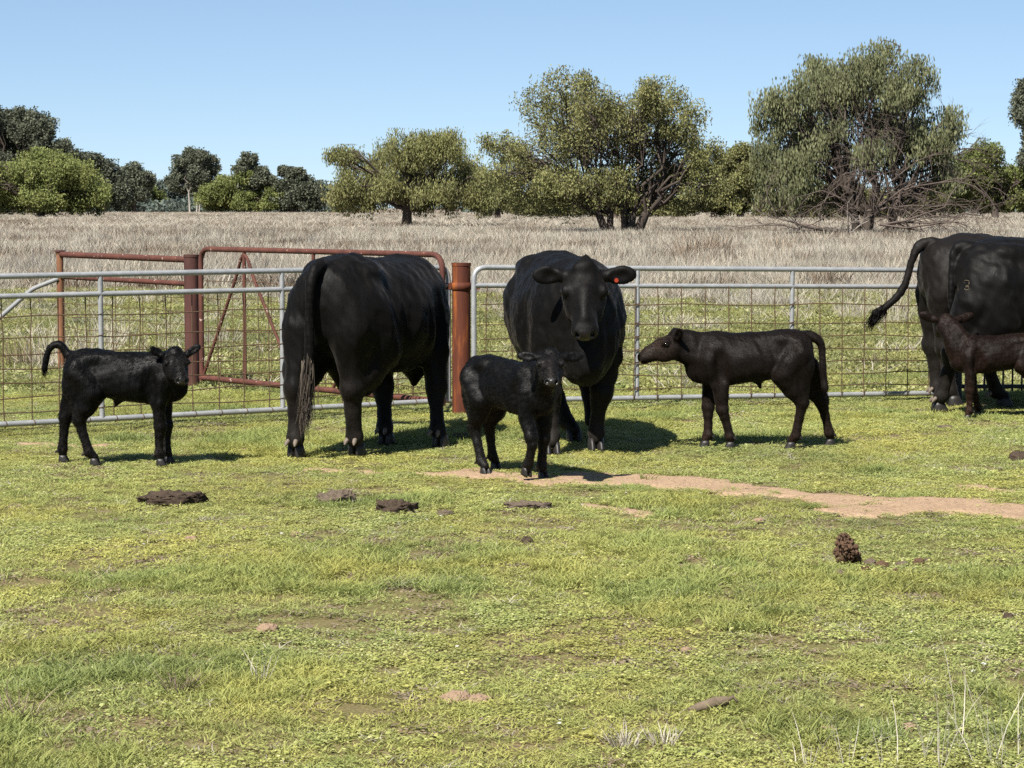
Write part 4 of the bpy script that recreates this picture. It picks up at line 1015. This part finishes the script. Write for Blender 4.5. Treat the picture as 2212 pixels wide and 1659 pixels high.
def crumble(name, label, cat, px, hw, hd, h, mat, seed, n=70, size=.022, base=0.0):
    """a pile of crumbs that hangs together"""
    rs = np.random.default_rng(seed); p = gp(*px); V = []; F = []
    U = np.array([(math.sin(a) * math.cos(b), math.sin(a) * math.sin(b), math.cos(a)) for a in np.linspace(0, math.pi, 6) for b in np.linspace(0, 2 * math.pi, 9)[:-1]])
    T = [(i * 8 + j, i * 8 + (j + 1) % 8, (i + 1) * 8 + (j + 1) % 8, (i + 1) * 8 + j) for i in range(5) for j in range(8)]
    for k in range(n + 1):
        if k == 0: c = np.array([0, 0, h * .45]); s = np.array([hw * .8, hd * .8, h * .48])
        else:
            d = rs.normal(size=3); d /= np.linalg.norm(d); d[2] = abs(d[2]) if base == 0 else d[2]; c = d * np.array([hw, hd, h * (1 if base == 0 else .5)]) * rs.uniform(.70, .98) * (1 + .30 * math.sin(3 * d[0] + 2 * d[2] + seed) + .18 * math.sin(5 * d[1] - 3 * d[2])); c[2] += base; s = size * rs.uniform(.5, 1.3) * rs.uniform(.7, 1.3, 3)
        b = len(V); W = U * s * (1 + rs.normal(size=(len(U), 1)) * .13) + c; W[:, 2] = np.maximum(W[:, 2], -.015); V += list(W); F += [tuple(i + b for i in t) for t in T]
    o = link(bpy.data.objects.new(name, mesh_np(name, V, F, mat, False))); o.location = p; tag(o, label, cat); return o
lump('cow_pat', 'wide dark crumbly cow pat below the left calf', 'cow pat', (367, 1083), .180, .13, .050, DUNG_DK, 1, .62, .6)
lump('cow_pat', 'greyish brown cow pat right of the widest one, below the rear-facing cow', 'cow pat', (728, 1083), .100, .09, .055, DUNG, 2, .6, .5)
lump('cow_pat', 'ragged dark-edged cow pat, third from the left', 'cow pat', (857, 1104), .105, .085, .052, DUNG_DK, 3, .7, .55)
lump('cow_pat', 'small flat dung patch just right of the ragged dark-edged pat', 'cow pat', (962, 1113), .045, .04, .03, DUNG, 4, .4, .5)
lump('cow_pat', 'thin flat dried pat below the stepping calf near the track', 'cow pat', (1135, 1096), .125, .10, .03, DUNG, 5, .5, .7)
lump('dung_piece', 'small dark dung lump on the grass in the middle of the foreground', 'dung', (1138, 1174), .035, .03, .035, DUNG_DK, 6)
crumble('earth_clod', 'upright brown lump of earth on the right foreground grass', 'clod', (1828, 1216), .060, .055, .125, CLOD, 7, 620, .0085, .062)
CR = ['crumb of earth left of the upright lump', 'crumb of earth touching the right foot of the upright lump', 'grey crumb of earth a little right of the upright lump', 'brown crumb in the middle of the row right of the upright lump', 'grey crumb second from the right end of that row of crumbs', 'smallest brown crumb at the right end of the row of crumbs', 'low grey crumb just below right of the upright lump', 'brown crumb below the upright lump', 'grey crumb lowest on the right below the row of crumbs']
for i, (x, y, w) in enumerate([(1760, 1222, .025), (1880, 1217, .03), (1905, 1224, .035), (1950, 1222, .03), (1985, 1216, .03), (2005, 1212, .02), (1870, 1232, .028), (1815, 1240, .026), (1935, 1236, .022)]):
    lump('earth_crumb', CR[i], 'clod', (x, y), w, w * .8, w * .8, DUNG if i % 2 else CLOD, 20 + i, .4, .2, 'crumbs of earth round the upright lump')
lump('dung_piece', 'black dung ball near the right edge of the foreground', 'dung', (2178, 1338), .022, .02, .03, DUNG_DK, 41)
lump('cow_pat', 'dark cow pat at the right edge beyond the track', 'cow pat', (2205, 992), .08, .08, .05, DUNG_DK, 42, .4, .5)
lump('cow_pat', 'small flat pat on the grass below the cow at the right edge', 'cow pat', (2040, 925), .07, .06, .025, DUNG, 43, .4, .5)
lump('cow_pat', 'brownish pat at the foot of the orange post between the cow and the calf', 'cow pat', (1000, 948), .10, .09, .045, DUNG, 44, .4, .5)
for i, (x, y, w, lb) in enumerate([(412, 1168, .04, 'pale earth clod below the widest cow pat'), (640, 1157, .035, 'pale earth clod left of the middle foreground'), (985, 1514, .055, 'left and wider of two sandy clods low in the picture'), (1037, 1516, .045, 'right and taller of two sandy clods low in the picture'),
        (1965, 1574, .032, 'sandy clod near the bottom right stems'), (578, 1362, .045, 'reddish clod in the left foreground grass'), (1483, 1404, .02, 'tiny pale clod right of centre foreground'), (1640, 1126, .03, 'small sandy clod below the track'), (1790, 1580, .035, 'flat reddish clod right of the dead stick')]):
    lump('earth_clod', lb, 'clod', (x, y), w, w * .8, w * .62, CLOD_PALE, 60 + i, .4, .3)
st = gp(1488, 1543); o = empty('stick', st); tag(o, 'short weathered grey stick lying in the foreground grass', 'stick')
mb = MB(); e = gp(1570, 1536) - st; e.z = .035; mb.path([(0, 0, .012), (e.x * .3, e.y * .3 + .01, .018), (e.x * .7, e.y * .7, .032), e], [.010, .017, .020, .016], 9); mb.build('wood', STICKM, o)
mb = MB(); mb.path([(e.x * .9, e.y, .03), (e.x + .02, e.y - .01, .05), (e.x + .035, e.y, .03)], [.008, .007, .004], 6); mb.build('knot', STICKM, o)

def blades(n, rad, h, w, lean=.35, tint=(0, 1), seg=2, seed=0, flop=.2):
    r = np.random.default_rng(seed); V = []; F = []; T = []
    for i in range(n):
        a = r.uniform(0, 6.283); q = rad * math.sqrt(r.random()); p = np.array([q * math.cos(a), q * math.sin(a), -.004]); yaw = r.uniform(0, 6.283)
        d = np.array([math.cos(a) * q / max(rad, 1e-6) * lean, math.sin(a) * q / max(rad, 1e-6) * lean, 1]) + np.append(r.normal(size=2) * lean * .6, 0); L = h * r.uniform(.45, 1.15)
        side = np.array([math.cos(yaw), math.sin(yaw), 0]); fl = np.append(r.normal(size=2) * flop, -abs(r.normal()) * flop * .6); b = len(V); t = r.uniform(*tint)
        for k in range(seg):
            f = k / seg; c = p + d * L * f + fl * L * f * f; ww = w * (1 - .5 * f) * r.uniform(.8, 1.2); V += [c - side * ww / 2, c + side * ww / 2]; T += [t, t]
        V.append(p + d * L + fl * L); T.append(t)
        for k in range(seg - 1): F += [(b + 2 * k, b + 2 * k + 1, b + 2 * k + 3), (b + 2 * k, b + 2 * k + 3, b + 2 * k + 2)]
        e_ = b + 2 * (seg - 1); F.append((e_, e_ + 1, b + 2 * seg))
    return V, F, T
def rosette(n, rad, size, h, tint=(0, 1), seed=0, tilt=.5):
    r = np.random.default_rng(seed); V = []; F = []; T = []
    for i in range(n):
        a = r.uniform(0, 6.283); q = rad * math.sqrt(r.random()); c = np.array([q * math.cos(a), q * math.sin(a), h * r.uniform(.25, 1)])
        nrm = np.append(r.normal(size=2) * tilt, 1.0); nrm /= np.linalg.norm(nrm); u = np.cross(nrm, r.normal(size=3)); u /= np.linalg.norm(u); v = np.cross(nrm, u); s = size * r.uniform(.5, 1.25); e = r.uniform(.55, 1); b = len(V); t = r.uniform(*tint)
        for k in range(5):
            g = 2 * math.pi * k / 5; V.append(c + u * s * .5 * math.cos(g) + v * s * .5 * e * math.sin(g) - nrm * s * .12 * (k % 2)); T.append(t)
        F += [(b, b + 1, b + 2), (b, b + 2, b + 3), (b, b + 3, b + 4)]
    return V, F, T
def join(*parts):
    V, F, T = [], [], []
    for v, f, t in parts:
        b = len(V); V += list(v); F += [tuple(i + b for i in q) for q in f]; T += list(t)
    return V, F, T
def scatter(name, label, protos, P, yaw, scl, idx, tilt=.08):
    """real geometry instanced by geometry nodes: one object for grass nobody could count"""
    col = bpy.data.collections.new(name + '_source')
    for i, (v, f, t, mat) in enumerate(protos):
        col.objects.link(bpy.data.objects.new('%s_source_%02d' % (name, i), mesh_np('%s_source_%02d' % (name, i), v, f, mat, False, {'tint': t})))
    n = len(P); me = bpy.data.meshes.new(name); me.vertices.add(n); me.vertices.foreach_set('co', np.asarray(P, np.float32).ravel())
    a = me.attributes.new('rot', 'FLOAT_VECTOR', 'POINT'); a.data.foreach_set('vector', np.stack([RNG.normal(size=n) * tilt, RNG.normal(size=n) * tilt, yaw], -1).astype(np.float32).ravel())
    a = me.attributes.new('scl', 'FLOAT_VECTOR', 'POINT'); a.data.foreach_set('vector', np.asarray(scl, np.float32).ravel())
    a = me.attributes.new('pick', 'INT', 'POINT'); a.data.foreach_set('value', np.asarray(idx, np.int32))
    o = link(bpy.data.objects.new(name, me)); tag(o, label, kind='stuff')
    g = bpy.data.node_groups.new(name, 'GeometryNodeTree'); g.interface.new_socket('Geometry', in_out='INPUT', socket_type='NodeSocketGeometry'); g.interface.new_socket('Geometry', in_out='OUTPUT', socket_type='NodeSocketGeometry')
    N = g.nodes; gi, go = N.new('NodeGroupInput'), N.new('NodeGroupOutput'); ip = N.new('GeometryNodeInstanceOnPoints'); ci = N.new('GeometryNodeCollectionInfo')
    ci.inputs['Collection'].default_value = col; ci.inputs['Separate Children'].default_value = True; ci.inputs['Reset Children'].default_value = True
    def na(nm, ty):
        q = N.new('GeometryNodeInputNamedAttribute'); q.data_type = ty; q.inputs['Name'].default_value = nm; return [s for s in q.outputs if s.enabled and s.name == 'Attribute'][0]
    ip.inputs['Pick Instance'].default_value = True
    g.links.new(gi.outputs[0], ip.inputs['Points']); g.links.new(ci.outputs[0], ip.inputs['Instance']); g.links.new(na('rot', 'FLOAT_VECTOR'), ip.inputs['Rotation']); g.links.new(na('scl', 'FLOAT_VECTOR'), ip.inputs['Scale']); g.links.new(na('pick', 'INT'), ip.inputs['Instance Index']); g.links.new(ip.outputs[0], go.inputs[0])
    md = o.modifiers.new('scatter', 'NODES'); md.node_group = g
    return o

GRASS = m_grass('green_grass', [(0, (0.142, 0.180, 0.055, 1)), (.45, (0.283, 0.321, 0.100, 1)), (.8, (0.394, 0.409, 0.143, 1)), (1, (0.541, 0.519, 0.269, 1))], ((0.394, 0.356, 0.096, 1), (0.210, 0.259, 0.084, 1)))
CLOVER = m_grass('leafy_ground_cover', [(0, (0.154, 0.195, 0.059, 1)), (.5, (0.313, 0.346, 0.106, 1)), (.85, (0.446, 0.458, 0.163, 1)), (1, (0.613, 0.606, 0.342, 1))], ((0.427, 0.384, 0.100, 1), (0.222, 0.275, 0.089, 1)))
GRASS_MID = m_grass('dull_meadow_grass', [(0, (0.116, 0.135, 0.048, 1)), (.45, (0.205, 0.226, 0.079, 1)), (.8, (0.284, 0.291, 0.114, 1)), (1, (0.399, 0.376, 0.204, 1))], ((0.273, 0.245, 0.084, 1), (0.168, 0.194, 0.070, 1)))
CLOVER_MID = m_grass('dull_meadow_leaf', [(0, (0.121, 0.142, 0.050, 1)), (.5, (0.231, 0.251, 0.086, 1)), (.85, (0.326, 0.331, 0.132, 1)), (1, (0.441, 0.422, 0.240, 1))], ((0.304, 0.274, 0.090, 1), (0.173, 0.203, 0.072, 1)))
DRYG = m_grass('dry_grass', [(0, (0.184, 0.152, 0.112, 1)), (.4, (0.377, 0.337, 0.264, 1)), (1, (0.571, 0.525, 0.435, 1))], ((0.326, 0.292, 0.236, 1), (0.459, 0.422, 0.352, 1)), .28)
DRYDARK = m_grass('dead_weed', [(0, (0.089, 0.066, 0.045, 1)), (.6, (0.184, 0.138, 0.098, 1)), (1, (0.284, 0.223, 0.160, 1))], ((0.168, 0.127, 0.090, 1), (0.210, 0.159, 0.110, 1)), .15)

def frustum(n, y0, y1, pad=.9, power=1.0):
    y = np.sqrt(y0 ** 2 + (y1 ** 2 - y0 ** 2) * RNG.random(n) ** power); x = (RNG.random(n) * 2 - 1) * (y * .2255 + pad); return x, y
# individual tussocks and dry stems
def tussock(label, px, h, n, mat, rad, seed, cat='tussock', name='dry_tussock', lean=.5, w=.004, group=None, tint=(0, 1), flop=.3):
    v, f, t = blades(n, rad, h, w, lean, tint, 3, seed, flop); o = link(bpy.data.objects.new(name, mesh_np(name, v, f, mat, False, {'tint': t}))); o.location = gp(*px); tag(o, label, cat, group); return o
tussock('grey dry tussock in the right centre foreground', (1345, 1612), .075, 70, DRYG, .045, 1)
tussock('smaller dry tussock just right of the grey one', (1432, 1606), .07, 45, DRYG, .04, 2)
tussock('brown flattened tussock at the left foreground edge', (40, 1545), .11, 60, DRYDARK, .07, 3, lean=1.1)
tussock('brown tussock with upright stalks in the left foreground', (385, 1490), .10, 55, DRYDARK, .05, 4, lean=.7)
tussock('leaning dry stalks in the left foreground right of the brown tussock', (560, 1470), .17, 14, DRYG, .03, 5, lean=.6)
tussock('dry brown weed beside the front hoof of the left calf', (470, 992), .10, 22, DRYDARK, .05, 6, lean=.8)
for i, (x, y, h, n) in enumerate([(2070, 1600, .34, 4), (2040, 1655, .30, 8), (2140, 1650, .30, 12), (1930, 1655, .26, 7), (1830, 1650, .20, 9), (1735, 1655, .16, 9), (2195, 1640, .27, 8), (2000, 1640, .22, 6)]):
    tussock(['tall single dry stem with an arching tip, right foreground', 'pale upright dry stems below the tall arching one', 'dense pale dry stems in the bottom right corner', 'thin dry stems left of the dense ones at the bottom right', 'short dry stems at the bottom, right of the grey tussock',
             'shortest dry stems at the bottom edge right of the grey tussock', 'dry stems cut by the right edge at the bottom corner', 'sparse dry stems between the clod and the bottom edge'][i], (x, y), h, n, DRYG, .05, 30 + i, 'dry stems', 'dry_stem_clump', .32, .0032, tint=(.6, 1), flop=.12)
BACK = [(110, 795, .55, 120, 'tall dry grass clump behind the left gate near the thin post'), (50, 790, .42, 110, 'grey brown weed clump at the left edge behind the gate'), (210, 770, .50, 110, 'dry grass clump right of the thin tan post'), (255, 745, .42, 90, 'dry grass clump between the two brown posts'),
        (470, 745, .38, 60, 'pale dry tuft behind the rusty inner gate'), (325, 780, .35, 70, 'dry tuft behind the head of the left calf'), (1935, 700, .55, 120, 'dry grass clump behind the swung tail of the cow at right'), (1840, 690, .45, 90, 'low dry clump behind the right end of the right gate'), (1370, 620, .6, 110, 'brown rush clump behind the facing cow')]
for i, (x, y, h, n, lb) in enumerate(BACK): tussock(lb, (x, y), h, n, DRYG if i not in (1, 8) else DRYDARK, .20, 80 + i, 'grass clump', 'dry_grass_clump', .35, .007, flop=.2)
FIELD = [(840, 497, .9, 1.1, 'dark low shrub left of the foot of the single-trunk weeping tree'), (1157, 516, .8, .9, 'dark low shrub in the dry field between the two olive trees'), (1205, 517, .4, .7, 'flat dark tuft just right of that low shrub'), (112, 532, .6, .55, 'dark tuft in the dry field at the far left'), (310, 528, .7, .6, 'brown tuft in the dry field above the rusty rails'), (575, 530, .8, .7, 'brown tuft in the dry field above the rusty gate'),
         (655, 523, .6, .5, 'small brown tuft right of the one above the rusty gate'), (1500, 566, 1.0, .42, 'tall reddish rush clump right of the facing cow'), (1555, 560, .95, .38, 'second reddish rush clump beside the tall one'), (1690, 556, .8, .5, 'straw brown rush clump below the fallen limbs'), (740, 570, .6, .35, 'brown tuft behind the back of the rear-facing cow'), (900, 522, .45, .8, 'flat brown weed patch right of the single trunk'), (1040, 540, .6, .4, 'brown tuft in the dry field behind the orange post'), (1260, 497, .7, .9, 'dark shrub behind the trunks of the widest tree')]
for i, (x, y, h, rad, lb) in enumerate(FIELD): tussock(lb, (x, y), h, 150, DRYDARK, rad, 140 + i, 'shrub' if 'shrub' in lb else 'tuft', 'field_shrub' if 'shrub' in lb else 'field_tuft', .4, .03, tint=(0, .8) if i not in (7, 8, 9) else (.5, 1), flop=.2)
v, f, t = join(blades(40, .05, .32, .03, .5, (0, .4), 3, 201, .3), rosette(60, .14, .06, .25, (0, .5), 202, 1.2)); o = link(bpy.data.objects.new('thistle', mesh_np('thistle', v, f, GRASS, False, {'tint': t}))); o.location = gp(345, 800); tag(o, 'dark green thistle beside the thick brown post behind the gate', 'weed')

# the green paddock, near
near = []
for s in range(4): near.append((*blades(34, .055, .042, .0040, .55, (0, .85), 2, 300 + s, .45), GRASS))
for s in range(4): near.append((*join(rosette(44, .060, .0125, .022, (.1, 1), 310 + s, .55), blades(8, .06, .035, .0035, .6, (.1, .8), 2, 320 + s, .4)), CLOVER))
near.append((*blades(46, .05, .085, .0045, .45, (0, .5), 3, 330, .5), GRASS))
near.append((*blades(16, .06, .055, .003, .9, (.2, 1), 2, 331, .6), DRYG))
near.append((*rosette(3, .05, .016, .03, (.9, 1), 332, .6), WHITE))
near.append((*rosette(26, .07, .014, .012, (.3, 1), 333, .4), DRYDARK))
n = 60000; x, y = frustum(n, 5.6, 22.5, 1.1, 1.22)
core = track_mask(x, y) & track_mask(x, y, .09, .07) & track_mask(x, y, .09, -.07) & track_mask(x + .05, y) & track_mask(x - .05, y)
keep = ~core | (RNG.random(n) < .03 + .35 * np.clip((fbm(x * 3, y * 3, 401, 3) - .58) * 6, 0, 1))
edge = track_mask(x, y, .09, .30) | track_mask(x, y, .09, .6)
bare = fbm(x * 2.2, y * 2.2, 71, 4); keep &= (bare < .65) | (RNG.random(n) < .42)
for o_, rr in ((gp(367, 1083), .15), (gp(728, 1083), .08), (gp(857, 1104), .09), (gp(1828, 1214), .06), (gp(1135, 1096), .10)): keep &= ((x - o_.x) ** 2 + ((y - o_.y)) ** 2) > rr * rr
x, y, edge = x[keep], y[keep], edge[keep]; n = len(x)
pn = fbm(x * .8, y * .8, 91, 4); r = RNG.random(n)
idx = np.where(r < np.clip((pn - .28) * 2.6, .2, .9), RNG.integers(4, 8, n), RNG.integers(0, 4, n))
lg = fbm(x * 1.1, y * 1.1, 133, 3); idx = np.where((lg > .60) & (RNG.random(n) < .5), 8, idx); idx = np.where(RNG.random(n) < .045, 9, idx); idx = np.where(RNG.random(n) < .004, 10, idx); idx = np.where((bare[keep] > .60) & (RNG.random(n) < .25), 11, idx)
sc = RNG.uniform(.7, 1.3, n) * np.where(y > 15, 1.1, 1.0); hz = sc * RNG.uniform(.7, 1.2, n) * (.40 + .8 * lg) * np.interp(y, [6, 9, 12, 16], [.62, .58, .55, .55]) * np.where(edge, .45, 1)
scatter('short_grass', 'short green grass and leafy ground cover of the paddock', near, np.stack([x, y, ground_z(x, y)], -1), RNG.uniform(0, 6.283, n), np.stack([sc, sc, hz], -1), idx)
# behind the gates
mid = []
for s in range(3): mid.append((*blades(40, .12, .09, .009, .5, (0, .9), 2, 340 + s, .4), GRASS_MID))
for s in range(2): mid.append((*rosette(50, .14, .030, .05, (.1, 1), 350 + s, .7), CLOVER_MID))
for s in range(3): mid.append((*blades(46, .15, .30, .007, .45, (0, 1), 3, 360 + s, .35), DRYG))
mid.append((*blades(40, .12, .26, .010, .5, (0, .7), 3, 370, .3), DRYDARK))
mid.append((*rosette(5, .14, .035, .07, (.9, 1), 371, .6), WHITE))
n = 40000; x, y = frustum(n, 20.5, 56, 2.0, 1.0)
dr = fbm(x * .22, y * .22, 151, 4) + np.clip((y - 44) / 16, -.6, .5) * .55 + np.where((x < -1.5) & (y < 30), .07, 0)
r = RNG.random(n); pd = np.clip((dr - .51) * 4.5, 0.03, .95); idx = np.where(r < pd, RNG.integers(5, 8, n), RNG.integers(0, 5, n)); idx = np.where((r < pd) & (RNG.random(n) < .10), 8, idx); idx = np.where((r >= pd) & (RNG.random(n) < .02), 9, idx)
sc = RNG.uniform(.7, 1.4, n); hz = sc * RNG.uniform(.6, 1.25, n) * np.where(idx >= 5, .5 + np.clip((y - 34) / 22, 0, 1.05), 1)
scatter('meadow_grass', 'mixed green and dry grass behind the gates', mid, np.stack([x, y, 0 * x - .01], -1), RNG.uniform(0, 6.283, n), np.stack([sc, sc, hz], -1), idx)
# the dry field
far = []
for s in range(4): far.append((*blades(60, .35, .55, .022, .35, (.15, 1), 2, 380 + s, .25), DRYG))
far.append((*blades(60, .30, .50, .024, .4, (0, .8), 2, 390, .25), DRYDARK))
far.append((*join(blades(70, .5, .48, .03, .6, (0, .6), 2, 391, .4)), DRYDARK))
def field(name, label, n, y0, y1, s0, s1, power):
    x, y = frustum(n, y0, y1, 4, power); q = fbm(x * .05, y * .05, 171, 4); q2 = fbm(x * .35, y * .35, 173, 3); idx = RNG.integers(0, 4, n)
    q3 = fbm(x * .16, y * .07, 177, 3); idx = np.where((q2 > .60) & (RNG.random(n) < .5), 4, idx); idx = np.where((q3 > .60) & (RNG.random(n) < .5), 5, idx); idx = np.where((q > .58) & (RNG.random(n) < .25), 5, idx)
    k = s0 + (s1 - s0) * np.clip((y - y0) / (y1 - y0), 0, 1); sc = RNG.uniform(.7, 1.35, n) * k; hz = RNG.uniform(.35, 1.35, n) * (.35 + 1.25 * q2) * np.minimum(1.0, .85 + 0 * y)
    scatter(name, label, far, np.stack([x, y, 0 * x - .02], -1), RNG.uniform(0, 6.283, n), np.stack([sc, sc, hz], -1), idx, .05)
field('dry_grass', 'pale dry grass of the field behind the paddock', 26000, 46, 150, .8, 1.4, 1.0)
field('far_dry_grass', 'far dry grass running to the tree line', 24000, 145, 620, 1.8, 5.0, 1.25)

# ------------------------------------------------------------------ groups of alike things
GROUPS = {'cow': 'black cows standing by the gates', 'calf': 'calves standing with the cows', 'tree': 'trees beyond the dry field', 'gate': 'pipe and mesh gates', 'post': 'steel gate posts', 'cow pat': 'dried cow pats on the grass', 'dung': 'dung pieces on the grass',
          'clod': 'earth clods on the grass', 'tussock': 'tussocks in the foreground grass', 'dry stems': 'dry stems in the bottom right corner', 'grass clump': 'dry grass clumps behind the gates', 'shrub': 'low shrubs in the dry field', 'tuft': 'brown tufts in the dry field', 'dead branch': 'dead limbs round the grey-green tree'}
for o in list(COL.objects):
    c = o.get('category')
    if c in GROUPS and not o.get('group'): o['group'] = GROUPS[c]
